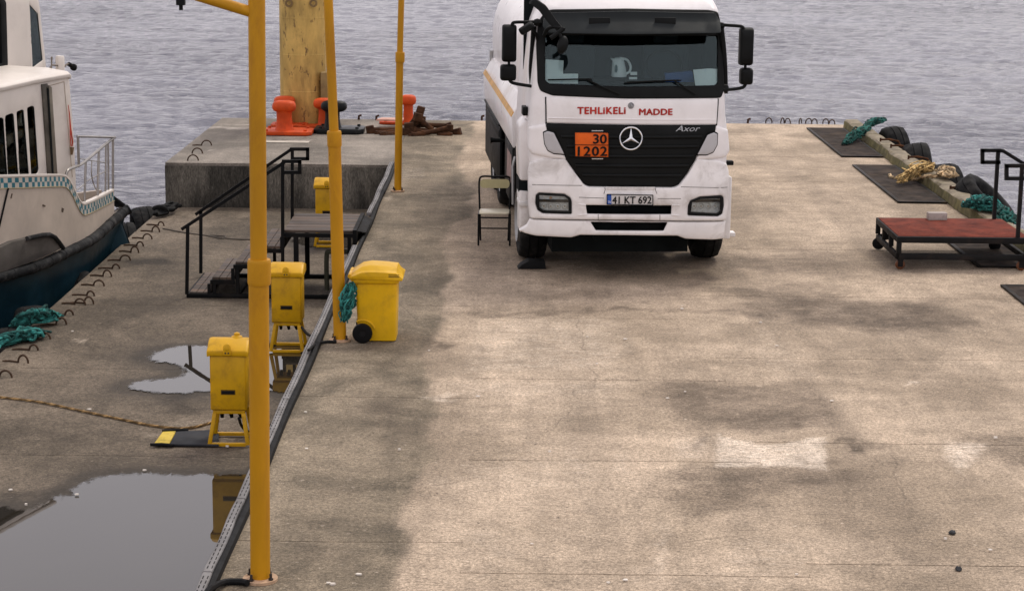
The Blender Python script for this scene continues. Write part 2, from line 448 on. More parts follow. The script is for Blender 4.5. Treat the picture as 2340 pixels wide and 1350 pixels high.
# frame round the wave field
c0, c1, c2, c3 = idx[0, 0], idx[0, -1], idx[-1, -1], idx[-1, 0]
Vl = [tuple(p) for p in V]+outer
Fl = [tuple(int(k) for k in f) for f in Fq]
bot = [int(k) for k in idx[0, :]]; rgt = [int(k) for k in idx[:, -1]]; top = [int(k) for k in idx[-1, ::-1]]; lft = [int(k) for k in idx[::-1, 0]]
for k, loop in enumerate((bot, rgt, top, lft)):
    a, b = fa+k, fa+(k+1) % 4
    Fl.append((a, b, loop[-1])); Fl += [(a, loop[i+1], loop[i]) for i in range(len(loop)-1)]
me = bpy.data.meshes.new('water'); me.from_pydata(Vl, [], Fl)
me.polygons.foreach_set('use_smooth', [True]*len(me.polygons)); me.update()
mw = bpy.data.materials.new('sea_water'); nt, N, L, b, o_ = nodes_of(mw)
tc = N.new('ShaderNodeTexCoord'); v = tc.outputs['Object']
b.inputs['Base Color'].default_value = (0.10, 0.10, 0.13, 1); b.inputs['IOR'].default_value = 1.33
b.inputs['Roughness'].default_value = 0.08
vv = mapping(N, L, v, (0.62, 1.0, 1.0))
h1 = noise(N, L, vv, 1.35, 6, 0.64, 0.6); h2 = noise(N, L, vv, 6.0, 4, 0.6, 0.3)
hsum = mth(N, L, 'ADD', h1, mth(N, L, 'MULTIPLY', h2, 0.28))
gust = ramp(N, L, noise(N, L, mapping(N, L, v, (.55, 1, 1)), 0.055, 5, .6, .6), 0.38, 0.64, 0.34, 1.0)
bn = bump(N, L, b, hsum, 0.8, 0.46); L.new(gust, bn.inputs['Strength'])
me.materials.append(mw)
water = bpy.data.objects.new('water', me); col.objects.link(water); tag(water, kind='structure')

# ---- stains, plus truck and platform shade painted dark, laid out on the ground in metres
def ell(px, py, rx, ry, amt, ch='d', z=0.0, soft=0.6):
    c = GZ(px, py, z); ax = abs(GZ(px+rx, py, z).x-c.x); ay = 0.5*abs(GZ(px, py-ry, z).y-GZ(px, py+ry, z).y)
    return (c.x, c.y, ax, ay, amt, ch, soft)
STAIN_SHADE_MAIN = [ell(*a) for a in (
    (1690, 925, 210, 62, .5), (1730, 970, 130, 34, .65), (1850, 945, 85, 60, .45), (1560, 895, 170, 40, .45), (1950, 718, 280, 38, .75), (1810, 672, 130, 28, .65), (2080, 735, 170, 30, .5),
    (1740, 1092, 280, 34, .75), (1600, 1130, 170, 36, .6), (1850, 1120, 200, 30, .4), (2310, 1035, 120, 40, .8), (2120, 1065, 150, 30, .35), (1660, 1160, 120, 60, .3),
    (820, 1000, 170, 110, .5), (900, 800, 150, 45, .55), (740, 1180, 130, 100, .45), (930, 780, 120, 26, .45), (690, 1290, 150, 50, .35), (930, 940, 90, 60, .35), (850, 890, 140, 50, .3),
    (1370, 676, 46, 15, .45), (1450, 716, 420, 5, .5), (1230, 712, 240, 5, .45), (960, 560, 100, 90, .3), (1000, 500, 90, 60, .3), (1480, 600, 320, 34, .55),  # last ellipse paints shade under the truck front
    (1580, 1022, 62, 9, .9), (1960, 1032, 95, 11, .9), (1985, 1050, 40, 6, 1.0), (2080, 1200, 190, 80, .3), (1800, 600, 170, 26, .35), (2250, 860, 45, 4, .8), (2290, 955, 60, 3, .6),
    (1020, 776, 40, 4, .8), (1080, 642, 60, 200, .12), (2000, 960, 140, 60, .25), (2200, 1290, 180, 60, .25), (1120, 1330, 260, 40, .18), (2140, 620, 230, 40, .35), (1880, 420, 120, 40, .22),  # one ellipse paints shade at the platform foot
    (1400, 615, 520, 60, .4), (1120, 520, 170, 110, .45), (1000, 400, 90, 30, .3), (1850, 470, 160, 60, .3), (1960, 590, 240, 60, .45), (1800, 330, 140, 14, .25), (1250, 700, 150, 30, .3), (1680, 690, 160, 40, .35), (2230, 700, 160, 50, .4), (2180, 760, 200, 30, .3), (1780, 360, 120, 20, .2), (980, 425, 80, 30, .3), (940, 475, 90, 30, .35), (1700, 760, 140, 60, .22), (1880, 640, 60, 70, .2), (1350, 960, 300, 10, .2))]  # wide ellipses also paint truck and platform shade into the deck
STAIN_SHADE_MAIN += [ell(*a, ch='l') for a in (
    (1435, 1050, 24, 46, .45), (1325, 1050, 20, 40, .4),
    (1512, 1220, 34, 70, .5), (1500, 1300, 60, 50, .4), (2090, 881, 32, 4, 1.0), (1015, 906, 52, 5, .7), (1240, 840, 230, 150, .35), (1180, 1130, 240, 150, .32), (1760, 1275, 120, 40, .45), (1680, 1330, 120, 30, .4),
    (1640, 770, 60, 90, .3), (1800, 830, 50, 120, .25), (1270, 640, 180, 50, .3), (1150, 680, 110, 30, .25), (2180, 800, 160, 60, .28), (2150, 940, 170, 40, .25), (1050, 1280, 160, 60, .25), (940, 396, 50, 14, .5), (900, 450, 20, 8, .6),
    (1750, 470, 80, 60, .3), (1720, 300, 120, 12, .35), (1950, 540, 120, 30, .25), (2050, 530, 60, 10, .4), (1560, 708, 12, 2, 1.0))]
ST_Q = [ell(*a, z=ZQ) for a in (
    (345, 597, 50, 11, .95), (330, 596, 90, 16, .5), (60, 1140, 190, 26, .6), (130, 1120, 140, 16, .5), (300, 980, 300, 40, .3), (120, 930, 220, 12, .4), (230, 1000, 260, 10, .4), (520, 1045, 130, 18, .5), (450, 740, 160, 14, .35), (600, 720, 90, 60, .4),
    (560, 660, 220, 20, .5), (330, 560, 120, 20, .3), (450, 500, 120, 12, .35), (640, 540, 200, 40, .45), (380, 690, 120, 20, .25), (250, 640, 90, 20, .2), (410, 940, 60, 8, .7), (400, 920, 40, 14, .7), (700, 690, 80, 40, .5))]
ST_Q += [ell(*a, z=ZQ, ch='l') for a in ((180, 782, 22, 4, .9), (420, 960, 60, 12, .5), (360, 985, 40, 8, .6), (150, 850, 120, 20, .25), (480, 600, 100, 40, .3), (350, 720, 120, 30, .2), (200, 1010, 120, 10, .25), (400, 1040, 90, 8, .3))]
ST_B = [ell(*a) for a in ((470, 345, 40, 10, .5), (560, 300, 90, 8, .35), (700, 345, 120, 8, .3), (1000, 320, 120, 8, .35), (450, 290, 90, 5, .4))]
ST_B += [ell(*a, ch='l') for a in ((520, 292, 60, 3, .8), (560, 285, 60, 2, .7), (640, 322, 80, 3, .8), (480, 345, 12, 3, .8), (860, 350, 160, 10, .4))]
def pst(pts, amt, ch, soft=.08): return ([tuple(GZ(*p)[:2]) for p in pts], amt, ch, soft)
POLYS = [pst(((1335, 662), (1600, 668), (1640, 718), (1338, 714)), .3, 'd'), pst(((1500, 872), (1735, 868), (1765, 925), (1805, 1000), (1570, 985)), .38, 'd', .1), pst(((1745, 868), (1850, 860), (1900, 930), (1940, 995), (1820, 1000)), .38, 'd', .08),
    pst(((1075, 722), (1435, 720), (1458, 800), (1380, 840), (1060, 850)), .3, 'l', .12), pst(((1632, 985), (1680, 1000), (1740, 1013), (1790, 1009), (1840, 995), (1888, 992), (1891, 1075), (1760, 1068), (1630, 1070)), .78, 'l', .06),
    pst(((2150, 1008), (2265, 1010), (2230, 1060), (2190, 1083), (2150, 1045)), .75, 'l', .12), pst(((1525, 1000), (1625, 995), (1622, 1052), (1540, 1050)), .5, 'l', .12), pst(((1810, 690), (2150, 692), (2120, 745), (1830, 742)), .5, 'd', .2),
    pst(((960, 1052), (1620, 1056), (1640, 1120), (940, 1110)), .12, 'l', .08), pst(((1660, 720), (1820, 700), (1880, 860), (1700, 860)), .2, 'l', .1), pst(((1000, 870), (1420, 874), (1400, 900), (985, 905)), .2, 'l', .1)]
PUDDLES = {}
def stain_shade_cols(x, y, lst, seed, pud=(), polys=()):
    wx = x + 0.30*(fbm(x*1.3, y*0.8, seed)-.5) + 0.22*(fbm(x*5, y*4, seed+3)-.5); wy = y + 0.75*(fbm(x*1.1+9, y*0.7, seed+1)-.5) + 0.5*(fbm(x*5, y*3.5, seed+5)-.5)
    d = np.zeros_like(x); l = np.zeros_like(x); w = np.zeros_like(x)
    for (cx, cy, ax, ay, amt, ch, soft) in lst:
        q = np.sqrt(((wx-cx)/max(ax, .02))**2+((wy-cy)/max(ay, .05))**2)
        k = np.clip((1.25-q)/soft, 0, 1); k = k*k*(3-2*k)*amt*(.85 if lst is STAIN_SHADE_MAIN else 1)
        if ch == 'd': d = 1-(1-d)*(1-k)
        else: l = 1-(1-l)*(1-k)
    for (poly, amt, ch, soft) in polys:
        P = np.stack([x+.05*(fbm(x*4, y*3, seed+7)-.5), y+.12*(fbm(x*4, y*2, seed+8)-.5)], 1); ins = _inside(P, poly); di = _dist(P, poly)
        k = np.where(ins, np.clip(di/soft+.5, 0, 1), np.clip(.5-di/soft, 0, 1))*amt
        if ch == 'd': d = 1-(1-d)*(1-k)
        else: l = 1-(1-l)*(1-k)
    for poly in pud:
        P = np.stack([x+0.05*(fbm(x*5, y*3, 5)-.5), y+0.16*(fbm(x*4, y*2.4, 8)-.5)], 1); din = _inside(P, poly); dist = _dist(P, poly)
        w = np.maximum(w, np.where(din, 1.0, np.maximum(np.clip(1.7-dist/0.22, 0, 1)*.9, np.clip(1-dist/0.95, 0, 1)**1.4*.7)))
    return d, l, w

def slab(name, x0, x1, y0, y1, z, mat, parent, lst, seed, dx=.06, dy=.11, gap=.006, depth=.035, pud=(), extra=None, gx0=None):
    nx_ = max(2, int((x1-x0)/dx)+1); ny_ = max(2, int((y1-y0)/dy)+1)
    gq = gap if gx0 is None else gx0; X = np.linspace(x0+gq, x1-gq, nx_); Y = np.linspace(y0+gap*1.4, y1-gap*1.4, ny_)
    gx, gy = np.meshgrid(X, Y); jx = (fbm(gx*3, gy*3, 71)-.5)*.012; jy = (fbm(gx*2.6, gy*3, 72)-.5)*.03
    ex = np.zeros_like(gx); ex[:, 0] = ex[:, -1] = 1; ey = np.zeros_like(gx); ey[0] = ey[-1] = 1
    gx2 = gx+(jx*ex if gx0 is None else 0); gy2 = gy+jy*ey
    gz = z + (fbm(gx*.7, gy*.5, 12)-.5)*.012 - (np.maximum(ex, ey) if gx0 is None else ey)*.003
    V = np.stack([gx2, gy2, gz], 2).reshape(-1, 3); id_ = np.arange(nx_*ny_).reshape(ny_, nx_)
    Fq = np.stack([id_[:-1, :-1], id_[:-1, 1:], id_[1:, 1:], id_[1:, :-1]], 2).reshape(-1, 4).tolist()
    ring = list(id_[0, :])+list(id_[1:, -1])+list(id_[-1, -2::-1])+list(id_[-2:0:-1, 0]); nb = len(V)
    low = V[ring].copy(); low[:, 2] = z-depth
    for i in range(len(ring)):
        j = (i+1) % len(ring); Fq.append([int(ring[i]), nb+i, nb+j, int(ring[j])])
    V = np.vstack([V, low]); me = bpy.data.meshes.new(name); me.from_pydata(V.tolist(), [], Fq)
    d, l, w = stain_shade_cols(V[:, 0], V[:, 1], lst, seed, pud, POLYS if lst is STAIN_SHADE_MAIN else ())
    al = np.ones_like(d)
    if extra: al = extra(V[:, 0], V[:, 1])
    at = me.color_attributes.new('stain_shade', 'FLOAT_COLOR', 'POINT')
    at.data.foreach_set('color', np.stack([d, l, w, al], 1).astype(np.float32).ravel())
    me.polygons.foreach_set('use_smooth', [True]*len(me.polygons)); me.set_sharp_from_angle(angle=math.radians(40)); me.materials.append(mat); me.update()
    o = bpy.data.objects.new(name, me); col.objects.link(o); o.parent = parent
    return o

M_pier = concrete('pier_concrete', (0.295, 0.232, 0.168), (0.475, 0.376, 0.279), (0.09, 0.068, 0.05), (0.86, 0.74, 0.61), 1.2, strip=((0.135, 0.111, 0.079), (0.265, 0.215, 0.153)))
M_strip = concrete('pier_edge_concrete', (0.27, 0.218, 0.16), (0.40, 0.325, 0.243), (0.125, 0.103, 0.075), (0.6, 0.51, 0.41), 1.25)
M_quay = concrete('quay_concrete', (0.095, 0.077, 0.057), (0.175, 0.141, 0.105), (0.045, 0.037, 0.029), (0.46, 0.385, 0.30), 1.3)
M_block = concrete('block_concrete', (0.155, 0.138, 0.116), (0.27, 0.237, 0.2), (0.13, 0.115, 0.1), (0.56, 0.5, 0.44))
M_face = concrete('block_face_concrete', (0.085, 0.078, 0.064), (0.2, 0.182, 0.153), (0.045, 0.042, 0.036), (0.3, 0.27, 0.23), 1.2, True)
M_bed = M('joint_dirt', (0.085, 0.07, 0.056), 0.9)

pier = MB().bb(XE, XK+.31, YN, YF, -3.2, -0.02).build('pier', M_bed, smooth=0); tag(pier, kind='structure')
def strip_extra(x, y):
    e = -.72+.36*(fbm(x*.4, y*.45, 81)-.5)*2+.22*(fbm(x*3, y*2.2, 82)-.5); k = np.clip((e-x)/.10+.5, 0, 1); return k*k*(3-2*k)
yj = lambda py: GZ(1200, py).y
rows_mid = [YN]+[yj(1050)+2.62*k for k in range(-2, 9) if YN+.4 < yj(1050)+2.62*k < YF-.5]+[YF]
rows_right = [YN]+[yj(1003)+2.95*k for k in range(-2, 9) if YN+.4 < yj(1003)+2.95*k < YF-.5]+[YF]
rows_left = [YN]+[yj(1240)+3.9*k for k in range(0, 7) if yj(1240)+3.9*k < YF-.5]+[YF]
for k, (a, b_) in enumerate(zip(rows_left[:-1], rows_left[1:])): slab('concrete_slab', XE, -.30, a, b_, 0, M_pier, pier, STAIN_SHADE_MAIN, 3, gap=.004, gx0=0, extra=strip_extra)
for k, (a, b_) in enumerate(zip(rows_mid[:-1], rows_mid[1:])): slab('concrete_slab', -.30, 1.98, a, b_, 0, M_pier, pier, STAIN_SHADE_MAIN, 3, gap=.0045, gx0=0, extra=strip_extra)
for k, (a, b_) in enumerate(zip(rows_right[:-1], rows_right[1:])): slab('concrete_slab', 1.98, XK+.31, a, b_, 0, M_pier, pier, STAIN_SHADE_MAIN, 3, gap=.0045, gx0=0, extra=strip_extra)

# puddle outlines on the lower quay
def poly_on(pts, z): return [tuple(GZ(p[0], p[1], z)[:2]) for p in pts]
P1 = [(-320, 1150), (0, 1160), (60, 1166), (110, 1152), (150, 1132), (182, 1112), (205, 1098), (245, 1086), (330, 1081), (420, 1084), (500, 1086), (600, 1084), (640, 1084), (640, 1560), (-260, 1560)]
P2 = [(342, 818), (352, 808), (376, 799), (410, 793), (470, 791), (560, 789), (660, 786), (745, 786), (720, 850), (700, 890), (640, 898), (560, 894), (480, 894), (430, 897), (380, 900), (345, 896), (310, 890), (295, 883), (312, 874), (355, 868), (405, 862), (428, 850), (405, 838), (360, 828)]
P3 = [(672, 552), (690, 541), (730, 536), (790, 534), (835, 536), (830, 560), (790, 568), (730, 566), (690, 562)]
P4 = [(305, 597), (325, 590), (352, 588), (378, 592), (390, 598), (372, 606), (340, 608), (315, 605)]
PUD = [poly_on(p, ZQ) for p in (P1, P2, P3)]
quay = MB().bb(XQ, XE-.02, YN-2, YB, -3.2, ZQ-.02).build('lower_quay', M_bed, smooth=0); tag(quay, kind='structure')
rq = [YN-2]+[GZ(500, 1043, ZQ).y+3.3*k for k in range(-1, 6) if GZ(500, 1043, ZQ).y+3.3*k < YB-.5]+[YB]
for a, b_ in zip(rq[:-1], rq[1:]): slab('concrete_slab', XQ, XE-.02, a, b_, ZQ, M_quay, quay, ST_Q, 11, pud=PUD, gap=.003, dx=.05, dy=.09)

block = MB().bb(XL, XE-.003, YB+.05, YF-.02, -3.2, -0.04).build('quay_block', M_bed, smooth=0); tag(block, kind='structure')
slab('top_slab', XL, XE-.002, YB, YF, 0, M_block, block, ST_B, 21, gap=.004, depth=.05)
# front face in cast lifts, streaked and darker at the foot
def face_panel(name, x0, x1, z0, z1, seed):
    nx_, nz_ = int((x1-x0)/.05)+1, max(3, int((z1-z0)/.04)+1)
    gx, gz = np.meshgrid(np.linspace(x0, x1, nx_), np.linspace(z0, z1, nz_)); yy = YB - .01 - .018*fbm(gx*3, gz*5, seed)
    V = np.stack([gx, yy, gz], 2).reshape(-1, 3); id_ = np.arange(nx_*nz_).reshape(nz_, nx_)
    Fq = np.stack([id_[:-1, :-1], id_[:-1, 1:], id_[1:, 1:], id_[1:, :-1]], 2).reshape(-1, 4).tolist()
    ring = list(id_[0, :])+list(id_[1:, -1])+list(id_[-1, -2::-1])+list(id_[-2:0:-1, 0]); nb = len(V)
    low = V[ring].copy(); low[:, 1] = YB+.06; V = np.vstack([V, low])
    for i in range(len(ring)): Fq.append([int(ring[i]), nb+i, nb+(i+1) % len(ring), int(ring[(i+1) % len(ring)])])
    me = bpy.data.meshes.new(name); me.from_pydata(V.tolist(), [], Fq)
    st = fbm(V[:, 0]*2.2, V[:, 2]*.35, seed+4); st2 = fbm(V[:, 0]*7, V[:, 2]*.8, seed+9)
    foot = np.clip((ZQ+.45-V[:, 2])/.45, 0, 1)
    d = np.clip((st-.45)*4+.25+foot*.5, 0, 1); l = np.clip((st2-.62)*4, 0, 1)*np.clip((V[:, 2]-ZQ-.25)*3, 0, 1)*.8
    at = me.color_attributes.new('stain_shade', 'FLOAT_COLOR', 'POINT')
    at.data.foreach_set('color', np.stack([d, l, foot*.25, np.ones_like(d)], 1).astype(np.float32).ravel())
    me.polygons.foreach_set('use_smooth', [True]*len(me.polygons)); me.set_sharp_from_angle(angle=math.radians(40)); me.materials.append(M_face)
    o = bpy.data.objects.new(name, me); col.objects.link(o); o.parent = block
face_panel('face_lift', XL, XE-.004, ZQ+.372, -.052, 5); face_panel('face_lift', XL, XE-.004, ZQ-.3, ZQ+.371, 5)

# puddle water
mp = bpy.data.materials.new('puddle_water'); nt, N, L, b, o_ = nodes_of(mp)
tc = N.new('ShaderNodeTexCoord'); geo = N.new('ShaderNodeNewGeometry'); b.inputs['IOR'].default_value = 1.62; b.inputs['Roughness'].default_value = 0.012
L.new(mixc(N, L, noise(N, L, geo.outputs['Position'], 0.8, 4), (0.018, 0.015, 0.011), (0.035, 0.03, 0.024)), b.inputs['Base Color'])
bump(N, L, b, noise(N, L, geo.outputs['Position'], 2.2, 2), 0.05, 0.004)
at = N.new('ShaderNodeAttribute'); at.attribute_name = 'depth'; tr0 = N.new('ShaderNodeBsdfTransparent'); ms0 = N.new('ShaderNodeMixShader')
L.new(ramp(N, L, mth(N, L, 'ADD', at.outputs['Fac'], mth(N, L, 'MULTIPLY_ADD', noise(N, L, mapping(N, L, geo.outputs['Position'], (1.2, .6, 1)), 5.0, 8, 0.72, 0.5), .5, -.25)), -0.03, 0.05), ms0.inputs[0])
L.new(tr0.outputs[0], ms0.inputs[1]); L.new(b.outputs[0], ms0.inputs[2]); L.new(ms0.outputs[0], o_.inputs['Surface'])
for k, pl in enumerate(PUD):
    A = np.array(pl); x0, y0 = A.min(0)-.35; x1, y1 = A.max(0)+.35; x1 = min(x1, XE-.03); x0 = max(x0, XQ+.05)
    nx_, ny_ = int((x1-x0)/.06)+2, int((y1-y0)/.08)+2
    gx, gy = np.meshgrid(np.linspace(x0, x1, nx_), np.linspace(y0, y1, ny_)); P = np.stack([gx.ravel(), gy.ravel()], 1)
    sd = _dist(P, pl); sd = np.where(_inside(P, pl), sd, -sd).clip(-.5, .5)
    id_ = np.arange(nx_*ny_).reshape(ny_, nx_); Fq = np.stack([id_[:-1, :-1], id_[:-1, 1:], id_[1:, 1:], id_[1:, :-1]], 2).reshape(-1, 4)
    Fq = Fq[(sd[Fq] > -.3).any(1)]
    use = np.unique(Fq); rm = -np.ones(nx_*ny_, int); rm[use] = np.arange(len(use))
    c = Vector((float(A[:, 0].mean()), float(A[:, 1].mean()), ZQ+.0078))
    me = bpy.data.meshes.new('puddle'); me.from_pydata([(p[0]-c.x, p[1]-c.y, 0.0) for p in P[use]], [], rm[Fq].tolist()); me.materials.append(mp)
    me.attributes.new('depth', 'FLOAT', 'POINT').data.foreach_set('value', sd[use].astype(np.float32))
    po = bpy.data.objects.new('puddle', me); col.objects.link(po); po.location = c; tag(po, kind='structure')

# kerb along the right edge
M_kerb = M('kerb_stone', (0.26, 0.22, 0.16), 0.9, var=.3, vs_=5, dirt=(0.10, 0.09, 0.035), dirt_amt=.75, dirt_scale=2.6, chip=(0.55, 0.49, 0.4), chip_amt=.08, bmp=.6, bscale=25, bdist=.01)
M_kerb2 = M('mossy_kerb_side', (0.12, 0.105, 0.045), 0.95, var=.4, vs_=6, dirt=(0.25, 0.21, 0.15), dirt_amt=.5, dirt_scale=4, bmp=.6, bscale=30, bdist=.01)
kerb = thing('kerb', None, None, (XK+.2, YN, 0)); tag(kerb, kind='structure')
yk = YN; k = 0
while yk < YF-.6:
    ln = random.uniform(1.7, 2.6); y1 = min(yk+ln, YF-.05)
    w0 = random.uniform(-.02, .02); hgt = .17+random.uniform(-.015, .02)
    n = 14; ring = []
    for i in range(n+1):
        y = yk+.02+(y1-yk-.03)*i/n
        e = lambda s: (float(fbm(y*3+s*9, s*5.0, 50+k))-.5)*.05
        ring.append([Vector((XK+w0+e(1), y, .004)), Vector((XK+w0+.025+e(2), y, hgt-.03+e(3)*.5)), Vector((XK+w0+.06+e(4), y, hgt+e(5)*.4)), Vector((XK+.26+e(6), y, hgt+e(7)*.4)), Vector((XK+.30, y, hgt-.05)), Vector((XK+.30, y, .004))])
    mb = MB(); mb.rings(ring)
    mb.mi = [1 if (f[0] % 6 in (0,) and f[1] % 6 == 1 and len(f) == 4) else 0 for f in mb.f]
    mb.build('kerb_stone', [M_kerb, M_kerb2], kerb, world=True, smooth=50); yk = y1; k += 1

# drain gratings set along the kerb
M_iron = M('dark_iron', (0.035, 0.032, 0.03), 0.62, 0.4, var=.4, vs_=5, dirt=(0.10, 0.07, 0.045), dirt_amt=.5, dirt_scale=5, bmp=.3)
M_slot = M('grating_bars', (0.062, 0.05, 0.043), 0.85, 0.0, var=.45, vs_=3, dirt=(0.17, 0.125, 0.09), dirt_amt=.6, dirt_scale=2.5, bmp=.3)
def grating(py0, py1, label):
    pxg = lambda q: 1843+1.236*(q-295); ya, yb = GZ(pxg(py1), py1).y, GZ(pxg(py0), py0).y; x0, x1 = 5.585, XK-.02
    g = thing('drain_grating', label, 'grating', ((x0+x1)/2, ya, 0), group='gratings along the kerb')
    mb = MB()
    mb.bb(x0, x0+.05, ya, yb, .008, .03); mb.bb(x1-.05, x1, ya, yb, .008, .03); mb.bb(x0+.05, x1-.05, ya, ya+.05, .008, .03); mb.bb(x0+.05, x1-.05, yb-.05, yb, .008, .03)
    mb.build('frame', M_iron, g, world=True, bevel=.004)
    MB().bb(x0+.045, x1-.045, ya+.045, yb-.045, .007, .012).build('pit', M('pit_shade', (0.012, 0.011, 0.01), .95), g, world=True)  # black plate stands in for the shade below the bars
    mb = MB(); y = ya+.07
    while y < yb-.06: mb.bb(x0+.05, x1-.05, y, y+.045, .0125, .027); y += .075
    o = mb.build('bars', M_slot, g, world=True); tag(o, kind='stuff')
grating(295, 360, 'dark metal drain grating farthest along the kerb, green rope at its corner')
grating(380, 465, 'dark metal drain grating beside the kerb with tan rope lying across it')
grating(528, 613, 'dark metal drain grating partly hidden underneath the red-topped platform')
grating(655, 843, 'dark metal drain grating cut off by the right picture edge')

# cable trunking along the pier edge
M_tray = M('galvanised_cover', (0.20, 0.192, 0.19), 0.55, 0.25, var=.25, vs_=4, dirt=(0.12, 0.11, 0.10), dirt_amt=.5, dirt_scale=6, bmp=.5, bscale=120, bdist=.004)
M_black = M('black_rubber', (0.022, 0.023, 0.024), 0.7, var=.3, bmp=.2)
tray = thing('cable_trunking', 'long grey cable trunking with black side along the step edge', 'cable tray', (XE+.06, YN, 0))
def seg(y0, y1):
    mb = MB(); prof = [(XE-.03, .012), (XE-.032, .05), (XE-.022, .062), (XE+.030, .062), (XE+.037, .052), (XE+.037, .012)]
    n = 10; mb.rings([[Vector((x+.006*math.sin(y0*3+i*.8), y0+(y1-y0)*i/n, z)) for x, z in prof] for i in range(n+1)])
    o = mb.build('cover', M_tray, tray, world=True, bevel=.004)
    lines = MB()
    for dx_ in (-.010, .020):
        y = y0+.05
        while y < y1-.05: lines.bb(XE+dx_-.003, XE+dx_+.003, y, y+.05, .0625, .0645); y += .085
    q = lines.build('slots', M_black, o, world=True); tag(q, kind='stuff')
    return o
ycut = [YN, 12.0, 13.55, 16.4, 19.1, yj(575)]
for a, b_ in zip(ycut[:-1], ycut[1:]): seg(a+.008, b_-.008)
yc2 = [yj(500), yj(440), YB-.05]
for a, b_ in zip(yc2[:-1], yc2[1:]): seg(a+.008, b_-.008)
mb = MB(); n = 40
mb.rings([[Vector((x+.008*math.sin(i*.9), YN+(YB-YN-.06)*i/n, z)) for x, z in ((XE+.040, .006), (XE+.040, .048), (XE+.055, .055), (XE+.082, .046), (XE+.088, .006))] for i in range(n+1)])
mb.build('side_strip', M_black, tray, world=True)  # black strip along the deck side of the trunking

# =================================================================== OBJECTS ON THE PIER
M_pole = M('pole_paint', (0.54, 0.255, 0.003), 0.5, var=.16, vs_=1.6, dirt=(0.30, 0.115, 0.012), dirt_amt=.6, dirt_scale=3.5, chip=(0.07, 0.035, 0.016), chip_amt=.045, chip_scale=9, bmp=.25, bscale=50, stretch=(1, 1, .35))
M_pink = M('bare_base_plate', (0.5, 0.34, 0.22), 0.75, var=.25, dirt=(0.2, 0.12, 0.07), dirt_amt=.6, dirt_scale=9)
M_bolt = M('bolt_steel', (0.06, 0.05, 0.045), 0.6, 0.5)
def pole(base, pts, widths, collar, plate_r, label, arm=None, slot=False):
    """base pixel; pts = axis pixels bottom -> top; widths in photo pixels below / above the collar"""
    b0 = GZ(*base); Y = b0.y; s = 1/((PY(base[0]+1, base[1], Y)-PY(base[0], base[1], Y)).length)
    t = thing('lamp_pole', label, 'lamp pole', (b0.x, b0.y, 0.0), group='yellow lamp poles along the step')
    A = [PY(p[0], p[1], Y) for p in pts]; lo, mid, up = A
    lo = Vector((b0.x, b0.y, .02)); r0, r1 = widths[0]/2/s, widths[1]/2/s
    d = (mid-lo).normalized()
    MB().tube([lo, lo+(mid-lo)*.5, mid], r0, 28).build('lower_tube', M_pole, t, world=True)
    c0 = PY(collar[0], collar[1], Y); rc = collar[3]/2/s; c1 = c0+d*(collar[2]/s)
    mb = MB(); mb.tube([c0, c0+d*.012, c0+d*.02, c1-d*.02, c1-d*.012, c1], [rc*1.0, rc*1.04, rc*1.05, rc*1.05, rc*1.04, rc*.98], 28)
    mb.build('collar', M_pole, t, world=True, smooth=22)
    e = up+(up-mid).normalized()*1.6
    MB().tube([mid-d*.02, up, e], r1, 24).build('upper_tube', M_pole, t, world=True)
    mb = MB(); n = 24
    mb.lathe([(r0*.9, .004), (plate_r, .004), (plate_r, .022), (r0*.9, .026)], 28, lo-Vector((0, 0, .02))); mb.build('base_plate', M_pink, t, world=True)
    for k in range(4):
        a = math.pi/4+.2+k*math.pi/2; c = lo+Vector((math.cos(a), math.sin(a), 0))*(plate_r*.78)
        m2 = MB(); m2.lathe([(0, .02), (.016, .02), (.016, .035), (.009, .036), (.009, .065), (0, .067)], 6, c-Vector((0, 0, .02))); m2.build('bolt', M_bolt, t, world=True)
    if arm:
        a0, a1 = PY(*arm[0], Y), PY(*arm[1], Y); ex = a1+(a1-a0)*.6
        MB().tube([a0, a1, ex], arm[2]/2/s, 20).build('arm', M_pole, t, world=True)
        cl = MB(); dd_ = (a1-a0).normalized(); cl.tube([a1-dd_*.03, a1+dd_*.05], arm[2]/2/s*1.25, 14); cl.box(a1+Vector((-.03, 0, -.05)), (.05, .05, .06)); cl.cyl(a1+Vector((-.03, 0, -.08)), a1+Vector((-.03, 0, -.11)), .012)
        cl.build('clamp', M_black, t, world=True)
    return t, Y, s
pole((595, 1326), ((595, 1326), (591, 600), (586.5, 0)), (45, 37), (592.5, 650, 57, 49.5), .112, 'nearest yellow lamp pole, thickest, standing at the bottom of the picture', arm=((574, 28), (424, -18), 24))
pole((777, 779), ((777, 779), (764, 320), (750, 0)), (29, 21), (764.5, 335, 35, 31), .105, 'yellow lamp pole leaning left, standing beside the yellow wheeled bin')
pole((909, 438), ((909, 438), (913.5, 135), (917, 0)), (16.6, 13.6), (914, 143, 23, 20), .10, 'farthest and thinnest yellow lamp pole, beside the orange bollard and rusty heap')

# ---- tall tan column on the block
M_col = M('column_paint', (0.60, 0.40, 0.12), 0.75, var=.22, vs_=2.2, dirt=(0.26, 0.175, 0.065), dirt_amt=.7, dirt_scale=1.7, chip=(0.22, 0.14, 0.055), chip_amt=.13, chip_scale=6, bmp=.45, bscale=22, bdist=.008, stretch=(1.5, 1.5, .55))
cb = GZ(689, 288); Yc = cb.y+.4; sc_ = 1/((PY(690, 250, Yc)-PY(689, 250, Yc)).length)
colm = thing('tan_column', 'tall weathered tan column standing behind the orange bollards', 'column', (cb.x, Yc, 0))
R0 = 52.5/sc_
def oct_ring(z, r, k=.0): return [Vector((cb.x+r*math.cos(math.radians(a)), Yc+r*math.sin(math.radians(a)), z)) for a in range(-80, 280, 30)]
mb = MB(); mb.rings([oct_ring(z, R0*q) for z, q in ((.004, 1.0), (5.2, 1.0))]); mb.build('shaft', M_col, colm, world=True, bevel=.01)
